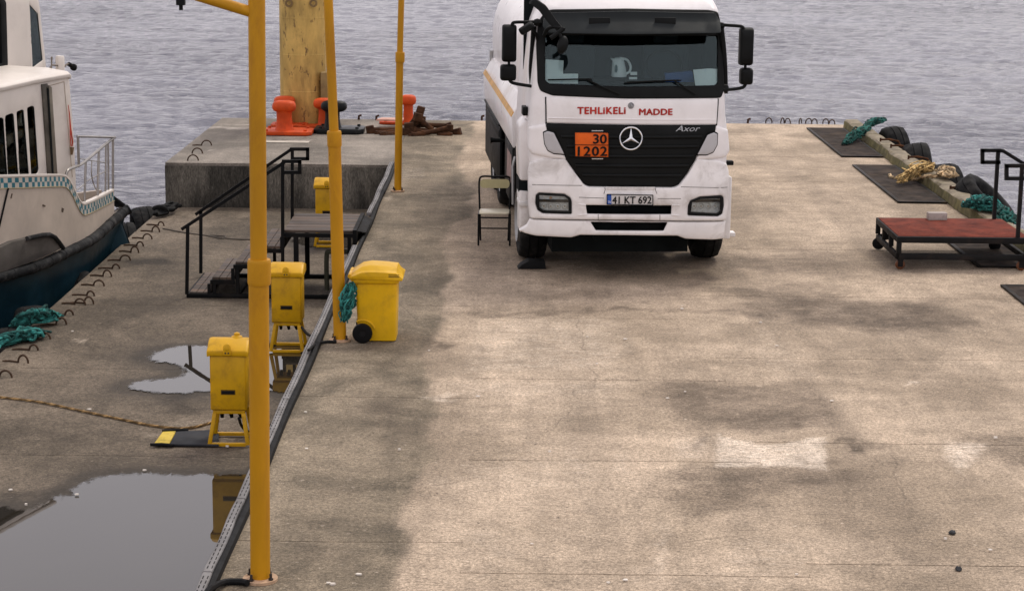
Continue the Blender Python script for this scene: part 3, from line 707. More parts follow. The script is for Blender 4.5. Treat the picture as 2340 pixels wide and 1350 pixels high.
for z in (.62, 1.30, 1.98, 2.66):
    mb = MB(); mb.rings([oct_ring(z, R0*1.004), oct_ring(z+.012, R0*1.012), oct_ring(z+.024, R0*1.004)], caps=False); mb.build('weld_band', M_col, colm, world=True)
br0 = PY(740, 165, Yc-.3); MB().bb(br0.x-.05, br0.x+.16, Yc-.42, Yc-.2, .004, br0.z).build('angle_plate', M('dull_bracket', (0.27, 0.185, 0.075), .75, dirt=(.15, .1, .05), dirt_amt=.7), colm, world=True, bevel=.01)
for px_ in (660, 716):
    q = PY(px_, 8, Yc-R0*.98); MB().lathe([(.075, -.02), (.075, .0), (.04, .002), (.035, -.02)], 16, q, rot('X', 90)).build('eye_socket', M('socket_dark', (.2, .13, .055), .8), colm, world=True)
sp_ = GZ(706, 286); mb = MB(); mb.add([sp_+Vector((-.08, -.1, 0)), sp_+Vector((.06, -.1, 0)), sp_+Vector((-.02, -.06, .24)), sp_+Vector((-.01, .02, .02))], [(0, 1, 2), (1, 3, 2), (0, 2, 3), (0, 3, 1)])
mb.build('foot_fin', M_col, colm, world=True)

# ---- bollards
M_or = M('orange_bollard_paint', (0.56, 0.062, 0.004), 0.55, var=.22, vs_=4, dirt=(0.30, 0.05, 0.02), dirt_amt=.55, dirt_scale=5, chip=(0.75, 0.42, 0.3), chip_amt=.02, chip_scale=9, bmp=.3, bscale=25, bdist=.006)
M_bk = M('black_bollard_paint', (0.022, 0.026, 0.028), 0.4, var=.3, dirt=(0.05, 0.04, 0.035), dirt_amt=.3, dirt_scale=6, bmp=.3, bscale=25, bdist=.006)
def bollard(base, hgt, cr, hw, hd, label, mat, plate=None, lean=0.0, off=0.0, grp='bollards at the pier end'):
    b0 = GZ(*base); t = thing('mooring_bollard', label, 'bollard', (b0.x, b0.y, 0), group=grp)
    pz = .0
    if plate:
        x0, x1, d0, d1, h = plate; o = MB(); ch = .09
        pl = [(x0, -d0+ch), (x0+ch, -d0), (x1-ch, -d0), (x1, -d0+ch), (x1, d1-ch), (x1-ch, d1), (x0+ch, d1), (x0, d1-ch)]
        o.prism([(x, y, .006) for x, y in pl], (0, 0, h)); o.build('base_plate', mat, t, bevel=.015); pz = h+.006
        for k, (x, y) in enumerate(((x0+.12, -d0+.1), (x1-.12, -d0+.1), (x1-.12, d1-.1), (x0+.12, d1-.1))):
            q = MB(); q.lathe([(0, pz), (.03, pz), (.03, pz+.03), (0, pz+.035)], 6, (x, y, 0)); q.build('bolt', mat, t)
    prof = [(cr*1.22, pz), (cr*1.12, pz+.03), (cr*1.02, pz+.10), (cr*.95, hgt*.45), (cr*.95, hgt*.62), (cr*1.02, hgt*.70), (cr*1.1, hgt*.75)]
    m_ = MB(); m_.lathe(prof, 28); m_.build('post', mat, t)
    # tee head, pillowed
    rings_ = []
    for zz, q in ((hgt*.66, .62), (hgt*.70, .86), (hgt*.76, .98), (hgt*.84, 1.0), (hgt*.92, .95), (hgt*.97, .82), (hgt, .55), (hgt*1.005, .1)):
        rg = []
        for j in range(28):
            a = 2*math.pi*j/28; ca, sa = math.cos(a), math.sin(a)
            rg.append(Vector((off+hw*q*math.copysign(abs(ca)**.72, ca), hd*q*math.copysign(abs(sa)**.8, sa), zz)))
        rings_.append(rg)
    h_ = MB(); h_.rings(rings_); h_.build('head', mat, t, smooth=60)
    return t
bollard((650, 306), .60, .145, .215, .17, 'nearest orange bollard on a broad orange base plate', M_or, (-.42, .52, .34, .36, .07))
bollard((651, 290), .57, .13, .20, .16, 'orange bollard half hidden behind the nearest orange one', M_or, (-.25, .42, .25, .3, .06))
bollard((740, 294), .56, .10, .19, .15, 'orange bollard behind the black bollard, in front of the column', M_or, (-.5, .1, .1, .3, .05))
bollard((760, 303), .58, .14, .24, .17, 'black bollard on black base plate behind the leaning yellow pole', M_bk, (-.32, .58, .3, .36, .09), off=.03)
bollard((933, 285), .56, .095, .15, .14, 'lone orange bollard right of the farthest yellow pole', M_or, (-.55, .12, .1, .34, .05))
ms_ = GZ(628, 325); MB().bb(ms_.x-.35, ms_.x+.6, ms_.y-.12, ms_.y+.1, .005, .012).build('x', M('pale_strip', (.5, .45, .38), .8), None)
o = bpy.data.objects['x']; o.name = 'floor_strip'; tag(o, 'pale flat strip lying under the front edge of the orange base plate', 'strip')

# ---- rusty iron heap
M_rust = M('dark_rust', (0.065, 0.032, 0.018), 0.85, .2, var=.5, vs_=8, dirt=(0.16, 0.065, 0.025), dirt_amt=.6, dirt_scale=9, bmp=.6, bscale=40, bdist=.006)
def fitting(a, b, r, heads, label, ang=0.0):
    """iron rod between two photo points on the heap, with block heads"""
    a, b = Vector(a), Vector(b); t = thing('rusty_fitting', label, 'iron fitting', (a.x, a.y, max(0, min(a.z, b.z)-.05)), group='rusty iron fittings in a heap')
    m_ = MB(); mid = (a+b)/2+Vector((random.uniform(-.03, .03), 0, random.uniform(-.03, .02)))
    m_.tube([a, mid, b], [r*1.1, r*.85, r*1.1], 10); m_.build('rod', M_rust, t, world=True)
    for k, (p, sz) in enumerate(zip((a, b), heads)):
        if sz <= 0: continue
        h_ = MB(); h_.box(p, (sz, sz*.8, sz), rot('Y', ang+random.uniform(-20, 20)) @ rot('Z', random.uniform(-30, 30))); h_.build('block_head', M_rust, t, world=True, bevel=.012)
Yr = GZ(960, 308).y
def rp(px, py, dy=0.0): return PY(px, py, Yr+dy)
fitting(rp(846, 297, .1), rp(905, 297, .2), .045, (.15, .0), 'rusty iron rod with square head at the left end of the heap')
fitting(rp(862, 305), rp(925, 300, .1), .04, (.09, .11), 'short rusty fitting lying low left of the farthest pole')
fitting(rp(876, 309, -.12), rp(935, 303, .05), .05, (.12, .1), 'rusty fitting with round butt end in front of the pink plate')
fitting(rp(961, 252, .1), rp(925, 300, .1), .05, (.135, .12), 'rusty rod tilted up to the right carrying the heap topmost square block')
fitting(rp(955, 268), rp(985, 296, .08), .055, (.15, .1), 'thick rusty piece sloping down right under the topmost block')
fitting(rp(925, 302, -.05), rp(966, 272, .1), .06, (.15, .1), 'thick rusty piece crossing behind the pole at the heap centre')
fitting(rp(1025, 289, .15), rp(955, 285, .2), .05, (.13, .12), 'long rusty rod lying across the heap with pointed right head')
fitting(rp(1045, 303, .1), rp(985, 302, .2), .04, (.145, .1), 'rusty fitting with flat square end at the far right of the heap')
fitting(rp(1028, 292, -.05), rp(945, 309, -.2), .045, (.11, .1), 'long rusty rod slanting down left along the front of the heap')
fitting(rp(1005, 306, -.05), rp(1028, 308, -.1), .05, (.1, .09), 'short rusty stub low at the right front of the heap')
fitting(rp(940, 311, -.2), rp(965, 305, -.15), .05, (.1, .1), 'short rusty lump at the lowest front of the heap')
fitting(rp(935, 292), rp(975, 303), .07, (.18, .12), 'heavy rusty body filling the middle of the heap')
pk = GZ(885, 291); MB().prism([(pk.x-.2, pk.y-.12, .13), (pk.x+.3, pk.y-.12, .13), (pk.x+.3, pk.y+.2, .13), (pk.x-.12, pk.y+.2, .13)], (0, 0, .03)).build('x', M('pink_lid', (.62, .36, .28), .6, dirt=(.5, .15, .08), dirt_amt=.5), None, bevel=.006)
o = bpy.data.objects['x']; o.name = 'pink_plate'; tag(o, 'faded pink plate resting on the left side of the rusty heap', 'plate')

# ---- yellow electric boxes on stands
M_yb = M('box_yellow', (0.65, 0.355, 0.003), 0.45, var=.16, vs_=2, dirt=(0.30, 0.155, 0.012), dirt_amt=.6, dirt_scale=5, chip=(.10, .05, .02), chip_amt=.04, chip_scale=16, bmp=.15)
def yellow_box(base, label, knob=False, rz=0.0):
    b0 = GZ(base[0], base[1], ZQ); t = thing('power_box', label, 'power box', (b0.x, b0.y, ZQ+.006), rz, group='yellow boxes on stands')
    w, d, h, z0 = .335, .30, .56, .335
    m_ = MB(); m_.bb(-w/2, w/2, .0, d, z0, z0+h); m_.build('cabinet', M_yb, t, bevel=.012)
    dr = MB(); dr.bb(-w/2+.012, w/2-.012, -.012, -.0005, z0+.014, z0+h-.045); dr.build('door', M_yb, t, bevel=.004)
    hd = MB(); hd.bb(-.058, .058, -.026, -.0125, z0+.165, z0+.19); hd.build('handle', M_black, t, bevel=.005)
    kz = MB(); kz.bb(-.066, .066, -.0165, -.0122, z0+.155, z0+.2); kz.build('handle_recess', M('recess_brown', (.10, .055, .008), .7), t)
    lid = MB(); W = w/2+.022
    prof = [(-.03, z0+h-.04), (-.032, z0+h+.012), (.10, z0+h+.085), (d*.55, z0+h+.098), (d+.02, z0+h+.06), (d+.02, z0+h-.02)]
    lid.rings([[Vector((x*(1 if abs(x) < W else 1), y, z-(.008 if abs(x) >= W-.001 else 0))) for y, z in prof] for x in (-W, -W+.03, 0, W-.03, W)]); lid.build('lid', M_yb, t, bevel=.008)
    hp = MB(); hp.lathe([(0, -.008), (.036, -.008), (.036, .008), (.014, .012), (0, .012)], 18, (0, -.034, z0+h+.045), rot('X', 80)); hp.bb(-.036, .036, -.046, -.03, z0+h-.03, z0+h+.045); hp.build('hasp', M_yb, t, bevel=.004)
    for sx in (-1, 1):
        st_ = MB(); st_.lathe([(0, -.006), (.008, -.006), (.008, .006), (0, .006)], 8, (sx*.014, -.047, z0+h-.005), rot('X', 90)); st_.build('rivet', M_bolt, t)
    fr = MB()
    fr.bb(-w/2+.02, w/2-.02, .01, d-.01, z0-.035, z0-.002); fr.build('stand_top', M_yb, t, bevel=.004)
    for sx in (-1, 1):
        for fy in (0, 1):
            p = Vector((sx*(w/2-.035), .025 if fy == 0 else d-.025, z0-.03)); q = Vector((sx*(w/2+.01), -.03 if fy == 0 else d+.03, .015))
            lg = MB(); lg.bar(p, q, .036, .036, (0, 1, 0)); lg.build('leg', M_yb, t, bevel=.003)
    for fy in (-.03, d+.03):
        cb_ = MB(); cb_.bb(-w/2+.01, w/2-.01, fy-.016, fy+.016, .004, .036); cb_.build('foot_bar', M_yb, t, bevel=.003)
    if knob:
        kb = MB(); kb.lathe([(.05, z0+h+.07), (.05, z0+h+.1), (.028, z0+h+.108), (.026, z0+h+.13), (.0, z0+h+.14)], 20, (.06, .2, 0)); kb.build('cap', M_yb, t)
    # plug sockets under the cabinet
    cb_ = MB()
    for k in range(3): cb_.cyl((-.08+.08*k, .12, z0-.036), (-.08+.09*k, .13, z0-.1), .022, .016, 10)
    tag(cb_.build('cable_gland', M_black, t), kind='stuff')
    return t
yellow_box((524, 1019), 'nearest yellow power box on splayed stand, behind the nearest pole', True)
yellow_box((656, 806), 'yellow power box in the middle, its stand in a puddle')
yellow_box((748, 566), 'farthest yellow power box, behind the stair landing and leaning pole')

# ---- black mat with yellow edge
M_mat = M('mat_black', (0.035, 0.037, 0.042), 0.75, var=.3, dirt=(.1, .09, .08), dirt_amt=.4, bmp=.4)
c = [GZ(*p, ZQ+.012) for p in ((352, 1018), (500, 1020), (500, 985), (372, 991))]
mt = thing('rubber_mat', 'black rubber mat with yellow edge under the nearest yellow box', 'mat', (c[0].x, c[0].y, ZQ+.004))
MB().prism([c[0]+(c[1]-c[0])*.24, c[1], c[2], c[3]+(c[2]-c[3])*.24], (0, 0, .02)).build('mat', M_mat, mt, world=True, bevel=.004)
MB().prism([c[0], c[0]+(c[1]-c[0])*.235, c[3]+(c[2]-c[3])*.235, c[3]], (0, 0, .024)).build('yellow_edge', M('edge_yellow', (.62, .45, .05), .6, dirt=(.1, .08, .04), dirt_amt=.7, dirt_scale=8), mt, world=True, bevel=.004)
for a, b_ in ((c[0]+Vector((-.03, -.02, .016)), c[1]*.3+c[0]*.7+Vector((0, -.02, .012))), (c[3]+Vector((-.01, .02, .02)), c[3]*.55+c[2]*.45+Vector((0, .02, .02)))):
    MB().tube([a, (a+b_)/2+Vector((0, 0, .006)), b_], .016, 8).build('black_rim', M_black, mt, world=True)

# ---- stairs up from the lower quay
M_stair = M('stair_black', (0.014, 0.015, 0.016), 0.6, 0, var=.3, dirt=(.03, .022, .018), dirt_amt=.4, spec=.1)
M_plank = M('wet_plank', (0.072, 0.053, 0.041), 0.6, var=.5, vs_=3, dirt=(0.24, 0.145, 0.09), dirt_amt=.5, dirt_scale=3, bmp=.4, bscale=40, bdist=.004, stretch=(.35, 3, 3))
s0 = GZ(425, 680, ZQ); Ys = s0.y; DW = 1.34; Zb = ZQ+.006
st = thing('stair', 'black metal stair with handrails and wet plank treads up to the pier', 'stair', (s0.x, Ys, Zb))
def sp(px, py): return PY(px, py, Ys)
tr = [((432, 667), (480, 667)), ((484, 633), (534, 633)), ((537, 598), (590, 598)), ((592, 562), (646, 562)), ((652, 526), (822, 528))]
levels = []
for (a, b_) in tr:
    A, B = sp(*a), sp(*b_); levels.append((A.x, B.x, A.z))
base_x1 = XE-.14
sq = .042
for k, (x0, x1, z) in enumerate(levels):
    land = k == 4
    if land: x1 = XE-.06
    npl = 6 if land else 3
    if land:
        for i in range(npl):
            y0 = Ys+.02+i*(DW-.04)/npl; m_ = MB(); m_.bb(x0-.02, x1, y0+.004, y0+(DW-.04)/npl-.004, z-.035, z-.001-random.uniform(0, .004)); m_.build('plank', M_plank, st, world=True, bevel=.004)
    else:
        for i in range(npl):
            xa = x0+i*(x1-x0)/npl; m_ = MB(); m_.bb(xa+.003, xa+(x1-x0)/npl-.003, Ys+.02, Ys+DW-.02, z-.035, z-.001-random.uniform(0, .004)); m_.build('plank', M_plank, st, world=True, bevel=.004)
    for yy in (Ys, Ys+DW):
        m_ = MB(); m_.bb(x0-.02, x1+.01, yy-sq/2, yy+sq/2, z-.085, z-.037); m_.build('tread_bearer', M_stair, st, world=True)
        if not land:
            m_ = MB(); m_.bb(x1-.03, x1+.01, yy-sq/2+.001, yy+sq/2-.001, z-.037, levels[k+1][2]-.085); m_.build('riser_post', M_stair, st, world=True)
            m_ = MB(); m_.bb(x0+.01, x0+.05, yy-sq/2+.001, yy+sq/2-.001, Zb+.05, z-.085)
            if z-.085 > Zb+.1: m_.build('leg', M_stair, st, world=True)
    if not land:   # dark riser panel
        m_ = MB(); m_.bb(x1+.011, x1+.02, Ys+.03, Ys+DW-.03, max(Zb+.06, z-.03), levels[k+1][2]-.04); m_.build('riser_plate', M_stair, st, world=True)
for yy in (Ys, Ys+DW):
    m_ = MB(); m_.bb(levels[0][0]-.03, base_x1, yy-.025, yy+.025, Zb, Zb+.05); m_.build('base_rail', M_stair, st, world=True, bevel=.003)
for xx in (levels[0][0]-.03, levels[2][0], levels[4][0], base_x1-.03):
    m_ = MB(); m_.bb(xx, xx+.045, Ys+.026, Ys+DW-.026, Zb+.002, Zb+.046); m_.build('cross_rail', M_stair, st, world=True)
zl = levels[4][2]
m_ = MB(); m_.bb(XE-.055, XE-.005, Ys-.02, Ys+DW+.02, zl-.2, zl+.012); m_.build('landing_edge', M_stair, st, world=True)
m_ = MB(); m_.prism([(XE-.05, Ys-.02, zl), (XE+.09, Ys+.3, .075), (XE+.09, Ys+DW, .075), (XE-.05, Ys+DW, zl)], (0, 0, .012)); m_.build('bridge_flap', M_stair, st, world=True)
for yy in (Ys, Ys+DW):
    x = XE-.10; m_ = MB(); m_.bb(x-.022, x+.022, yy-.022, yy+.022, Zb+.05, zl-.085); m_.build('leg', M_stair, st, world=True)
    x = sp(677, 600).x; m_ = MB(); m_.bb(x-.03, x+.03, yy-.024, yy+.024, Zb+.05, zl-.085); m_.build('leg', M_stair, st, world=True)
# under-landing hoop and brace
h0, h1 = sp(742, 668), sp(742, 585); m_ = MB(); m_.tube(smoothpath([Vector((h0.x, Ys+.3, Zb+.05)), Vector((h0.x, Ys+.3, h1.z-.06)), Vector((h0.x+.05, Ys+.3, h1.z)), Vector((h0.x+.3, Ys+.3, h1.z))], 5), .03, 8)
m_.build('hoop', M('olive_tube', (.06, .06, .04), .6), st, world=True)
# handrails: near side traced, far side the same shape one stair width back
def rail(dy, pts_px, loop_px, posts):
    P = [PY(x, y, Ys+dy) for x, y in pts_px]
    m_ = MB()
    for a, b_ in zip(P[:-1], P[1:]): m_.bar(a, b_, .04, .04, (0, 1, 0))
    m_.build('handrail', M_stair, st, world=True)
    Lp = [PY(x, y, Ys+dy) for x, y in loop_px]; m_ = MB()
    for a, b_ in zip(Lp[:-1], Lp[1:]):
        e = (b_-a).normalized()*.02; m_.bar(a-e, b_+e, .042, .042, (0, 1, 0))
    m_.build('rail_end', M_stair, st, world=True)
    for (xa, ya, xb, yb) in posts:
        a, b_ = PY(xa, ya, Ys+dy), PY(xb, yb, Ys+dy); m_ = MB(); m_.bar(a, b_, .04, .04, (0, 1, 0)); m_.build('post', M_stair, st, world=True)
rail(-.02, ((415, 524), (650, 371)), ((648, 369), (685, 369), (685, 394), (649, 394)), ((429, 515, 427, 672), (646, 370, 646, 600)))
rail(DW+.02, ((447, 490), (668, 340)), ((666, 341), (703, 341), (703, 363), (669, 363)), ((459, 482, 459, 624), (668, 340, 668, 520)))

# ---- wheeled bin
M_bin = M('bin_yellow', (0.73, 0.42, 0.003), 0.42, var=.12, vs_=2, dirt=(0.38, 0.2, 0.015), dirt_amt=.6, dirt_scale=3, bmp=.2, bscale=90)
bb0 = GZ(862, 782); Ybn = bb0.y
bn_ = thing('wheeled_bin', 'yellow two-wheeled rubbish bin standing beside the leaning pole', 'bin', (bb0.x, Ybn, 0))
def bp(px, py): q = PY(px, py, Ybn); return (q.x-bb0.x, q.z)
xl0, _ = bp(818, 783); xr0, _ = bp(904, 783); xl1, zt = bp(811, 645); xr1, _ = bp(907, 645)
BW = .42
def bin_ring(z, k):
    xa = xl0+(xl1-xl0)*k; xb = xr0+(xr1-xr0)*k; sh = .02*(1-k); r = .04; out = []
    for (cx, cy, a0) in ((xb-r, sh+r, -90), (xb-r, BW-sh-r, 0), (xa+r, BW-sh-r, 90), (xa+r, sh+r, 180)):
        for j in range(5): a = math.radians(a0+j*22.5); out.append(Vector((cx+r*math.cos(a), cy+r*math.sin(a), z)))
    return out
m_ = MB(); m_.rings([bin_ring(.012, 0), bin_ring(.03, .02), bin_ring(zt*.45, .45), bin_ring(zt*.62, .62), bin_ring(zt*.9, .92), bin_ring(zt, 1.0)]); m_.build('body', M_bin, bn_, smooth=50)
rim = MB()
def rim_ring(z, g):
    return [Vector((x, y, z)) for x, y in round_poly([(xl1-g-.01, -g), (xr1+g, -g), (xr1+g, BW+g), (xl1-g-.01, BW+g)], .05)]
rim.rings([rim_ring(zt-.012, .012), rim_ring(zt+.0, .024), rim_ring(zt+.03, .026), rim_ring(zt+.036, .01)]); rim.build('rim', M_bin, bn_, smooth=50)
xa, xb = bp(795, 640)[0], bp(920, 640)[0]
def lid_ring(y, e):
    prof = [(xa+.02, zt+.040), (xb-.004, zt+.030-.018), (xb+.004, zt+.045), (xb-.015, zt+.075), (xb-.04, zt+.10), (xb-.06, zt+.135), ((xa+xb)/2+.09, zt+.148), ((xa+xb)/2-.05, zt+.155), (xa+.13, zt+.14), (xa+.085, zt+.11), (xa+.03, zt+.075)]
    return [Vector((x, y, zt+.04+(z-zt-.04)*e)) for x, z in prof]
l_ = MB(); l_.rings([lid_ring(y, e) for y, e in ((-.035, .45), (-.033, .6), (.0, .66), (.03, .72), (.06, .98), (.12, 1.02), (BW/2, 1.05), (BW-.12, 1.02), (BW-.06, .98), (BW-.03, .7), (BW+.035, .45))]); l_.build('lid', M_bin, bn_, smooth=45)
g = MB(); g.bb(xb-.135, xb-.03, -.0405, -.0345, zt+.062, zt+.07); g.bb(xb-.135, xb-.03, -.0405, -.0345, zt+.080, zt+.086); g.build('grip_slot', M('slot_brown', (.2, .12, .01), .7), bn_)
hb = MB(); hb.cyl((xa+.015, .02, zt+.055), (xa+.015, BW-.02, zt+.055), .02, n=12); hb.build('handle_bar', M_bin, bn_)
for yy in (.03, BW-.03):
    hb = MB(); hb.bar((xa+.015, yy, zt+.055), (xl1+.01, yy, zt-.03), .03, .045, (0, 1, 0)); hb.build('handle_arm', M_bin, bn_, bevel=.005)
wc = bp(829, 763); wr = .098
for yy in (-.045, BW-.01):
    w_ = MB(); w_.lathe([(.03, -.028), (wr*.72, -.03), (wr*.95, -.026), (wr, -.012), (wr, .012), (wr*.95, .026), (wr*.72, .03), (.03, .028)], 32, (wc[0], yy, wr+.002), rot('X', 90), close=True)
    wh = w_.build('wheel', M('wheel_black', (.012, .012, .013), .55), bn_)
    h_ = MB(); h_.lathe([(0, .02), (.03, .02), (.036, .01), (.036, -.01), (0, -.02)], 16, (wc[0], yy, wr+.002), rot('X', 90)); h_.build('hub', M('hub_grey', (.03, .03, .032), .5), wh)
ax = MB(); ax.cyl((wc[0], -.04, wr+.002), (wc[0], BW-.02, wr+.002), .012, n=8); ax.build('axle', M_bolt, bn_)
ar = MB(); pts = [(wc[0]+(wr+.022)*math.cos(math.radians(a)), wr+(wr+.022)*math.sin(math.radians(a))) for a in range(20, 130, 10)]
ar.tube([(x, .012, z) for x, z in pts], .011, 8); ar.build('wheel_arch', M_bin, bn_)

# ---- chair beside the truck
ch0 = GZ(1129, 562); Yh = ch0.y
chair = thing('folding_chair', 'black tube chair with cream seat and back beside the truck', 'chair', (ch0.x, Yh, 0))
M_ct = M('chair_tube', (.02, .02, .02), .4, .3); M_cr = M('cream_laminate', (.52, .47, .26), .4, var=.1, dirt=(.4, .34, .15), dirt_amt=.4); M_seat = M('cream_seat', (.72, .66, .5), .35, var=.1)
sH = 1/((PY(1130, 500, Yh)-PY(1129, 500, Yh)).length); hw = 36/sH
def cz(py): return PY(1129, py, Yh).z
zseat, zbt, ztop = cz(488), cz(450), cz(424); dch = .34
for sx in (-1, 1):
    m_ = MB(); m_.tube([(sx*hw, 0, .004), (sx*hw, .02, zseat-.01)], .0125, 10); m_.build('front_leg', M_ct, chair)
    m_ = MB(); m_.tube([(sx*(hw-.02), dch+.04, .004), (sx*(hw-.01), dch-.02, zseat-.01), (sx*hw, dch+.03, zbt)], .0125, 10); m_.build('rear_leg', M_ct, chair)
    m_ = MB(); m_.tube([(sx*hw, .02, zseat-.02), (sx*(hw-.006), dch-.02, zseat-.02)], .011, 8); m_.build('side_rail', M_ct, chair)
yb_ = dch+.05; zt2 = ztop+.055
m_ = MB(); m_.tube(smoothpath([(-hw, dch+.03, zbt-.02), (-hw, yb_, zt2-.06), (-hw+.035, yb_, zt2), (0, yb_, zt2), (hw-.035, yb_, zt2), (hw, yb_, zt2-.06), (hw, dch+.03, zbt-.02)], 6), .0125, 10); m_.build('back_frame', M_ct, chair)
m_ = MB(); zb0 = zbt+.055; zb1 = zt2-.03
m_.prism([(x, yb_-.03+.02*(1-(x/hw)**2), z) for x, z in round_poly([(-hw+.012, zb0), (hw-.012, zb0), (hw-.012, zb1), (-hw+.012, zb1)], .05)], (0, .012, 0)); m_.build('backrest', M_cr, chair)
m_ = MB(); m_.rings([[Vector((x, y, zseat-.012+dz)) for x, y in round_poly([(-hw+.008, -.01), (hw-.008, -.01), (hw-.008, dch-.02), (-hw+.008, dch-.02)], .04)] for dz in (0, .022)]); m_.build('seat', M_seat, chair, bevel=.006)
m_ = MB(); m_.tube([(-hw, .015, zseat-.055), (hw, .015, zseat-.055)], .010, 8); m_.build('front_stretcher', M_ct, chair)
m_ = MB(); m_.tube([(-hw+.02, dch+.03, .16), (hw-.02, dch+.03, .16)], .009, 8); m_.build('rear_stretcher', M_ct, chair)

# ---- red topped mobile gangway platform
M_plat = M('platform_black', (.02, .02, .021), .6, 0, var=.35, dirt=(.04, .028, .022), dirt_amt=.45, dirt_scale=4)
M_red = M('red_carpet', (.165, .03, .014), .95, var=.3, vs_=5, dirt=(.07, .014, .01), dirt_amt=.7, dirt_scale=6, chip=(.25, .08, .05), chip_amt=-.02, chip_scale=30, bmp=.9, bscale=260, bdist=.006)
g0 = GZ(2058, 616); Yg = g0.y; zdk = PY(2050, 540, Yg).z
Dg = 1.36; gx0 = PY(2050, 540, Yg).x; gx1 = min(XK-.02, PY(2352, 541, Yg).x)
gp = thing('gangway_platform', 'low wheeled platform with red carpet top and black handrails', 'gangway', (gx0, Yg, 0))
m_ = MB(); m_.bb(gx0+.02, gx1, Yg+.02, Yg+Dg-.02, zdk-.012, zdk+.004); m_.build('carpet', M_red, gp, world=True, bevel=.004)
def gb(name, *a): m_ = MB(); m_.bb(*a); return m_.build(name, M_plat, gp, world=True, bevel=.003)
zb = zdk-.275
for yy in (Yg, Yg+Dg):
    gb('top_rail', gx0, gx1, yy-.022, yy+.022, zdk-.075, zdk-.002); gb('bottom_rail', gx0+.03, gx1, yy-.02, yy+.02, zb, zb+.07)
for xx in (gx0, gx1-.045):
    gb('end_top_rail', xx, xx+.045, Yg+.023, Yg+Dg-.023, zdk-.073, zdk-.004); gb('end_bottom_rail', xx+.001, xx+.044, Yg+.021, Yg+Dg-.021, zb+.002, zb+.066)
for yy in (Yg, Yg+Dg*.36, Yg+Dg*.68, Yg+Dg):
    gb('upright', gx0+.001, gx0+.056, yy-.026, yy+.026, zb+.071, zdk-.076)
for yy in (Yg, Yg+Dg): gb('upright', gx1-.05, gx1-.006, yy-.019, yy+.019, zb+.071, zdk-.076)
gb('under_plate', gx0+.05, gx1-.05, Yg+.03, Yg+Dg-.03, zdk-.03, zdk-.014)
def castor(x, y, r, mat, nm='castor'):
    m_ = MB(); m_.lathe([(.012, -.02), (r*.8, -.022), (r, -.014), (r, .014), (r*.8, .022), (.012, .02)], 24, (x, y, r+.003), rot('X', 90), close=True)
    w_ = m_.build(nm, mat, gp, world=True)
    f_ = MB(); f_.bb(x-.03, x+.03, y-.034, y-.026, r-.02, zb-.012); f_.bb(x-.03, x+.03, y+.026, y+.034, r-.02, zb-.012); f_.bb(x-.035, x+.035, y-.035, y+.035, zb-.012, zb-.001); f_.build('fork', M_plat, w_, world=True)
M_cas = M('castor_brown', (.14, .05, .02), .5, dirt=(.03, .02, .015), dirt_amt=.6, dirt_scale=12)
for x in (gx0+.055, gx1-.07):
    castor(x, Yg+.02, .058, M_cas); castor(x-.02 if x < gx0+.2 else x, Yg+Dg-.03, .075, M_black)
def grail(dy, loop, railp, post):
    Yk = Yg+dy; P = [PY(x, y, Yk) for x, y in railp]; m_ = MB()
    for a, b_ in zip(P[:-1], P[1:]): m_.bar(a, b_, .042, .042, (0, 1, 0))
    e = P[-1]; m_.bar(e, Vector((e.x, e.y, zdk-.1 if e.x < gx1 else .19)), .04, .04, (0, 1, 0)); m_.build('handrail', M_plat, gp, world=True)
    Lp = [PY(x, y, Yk) for x, y in loop]; m_ = MB()
    for a, b_ in zip(Lp[:-1], Lp[1:]):
        e = (b_-a).normalized()*.02; m_.bar(a-e, b_+e, .043, .043, (0, 1, 0))
    m_.build('rail_end', M_plat, gp, world=True)
    a = PY(post[0], post[1], Yk); m_ = MB(); m_.bar(a, Vector((a.x, a.y, zdk-.05)), .043, .043, (0, 1, 0)); m_.build('post', M_plat, gp, world=True)
grail(Dg-.02, ((2284, 344), (2245, 344), (2245, 371), (2282, 371)), ((2282, 345), (2292, 345), (2420, 425)), (2281, 344))
grail(.02, ((2340, 379), (2300, 379), (2300, 408), (2336, 408)), ((2336, 380), (2348, 380), (2480, 462)), (2336, 380))
bk0 = PY(2141, 492, Yg+Dg-.12); m_ = MB(); m_.box((0, 0, .045), (.235, .11, .09), rot('Z', 4)); o = m_.build('small_block', M('pale_block', (.42, .37, .34), .85, dirt=(.2, .17, .15), dirt_amt=.5, dirt_scale=12, bmp=.5, bscale=40), None, bevel=.006)
o.location = (bk0.x, Yg+Dg-.12, zdk+.004); tag(o, 'small pale grey block lying on the back edge of the red platform', 'block')

# ---- tyres
M_tyre = M('tyre_rubber', (.017, .018, .019), .75, var=.35, dirt=(.07, .065, .06), dirt_amt=.4, dirt_scale=6, bmp=.3, bscale=30, bdist=.006)
def tyre_mb(R, W):
    mb = MB(); n = 60; prof = [(R*.60, -W*.36), (R*.70, -W*.5), (R*.86, -W*.53), (R*.955, -W*.47), (R*.985, -W*.34), (R, -W*.2), (R*.972, -W*.19), (R*.972, -W*.15), (R, -W*.14), (R, W*.14), (R*.972, W*.15), (R*.972, W*.19), (R, W*.2), (R*.985, W*.34), (R*.955, W*.47), (R*.86, W*.53), (R*.70, W*.5), (R*.60, W*.36), (R*.57, 0)]
    mb.lathe(prof, n, close=True)
    k = len(prof); out = []
    for i, p in enumerate(mb.v):   # tread blocks on the shoulders
        j, q = divmod(i, k)
        if q in (3, 4, 13, 14) and (j//2) % 2: p = tuple(Vector(p)*.975) if q in (4, 13) else (p[0]*.965, p[1]*.965, p[2])
        out.append(p)
    mb.v = out; return mb
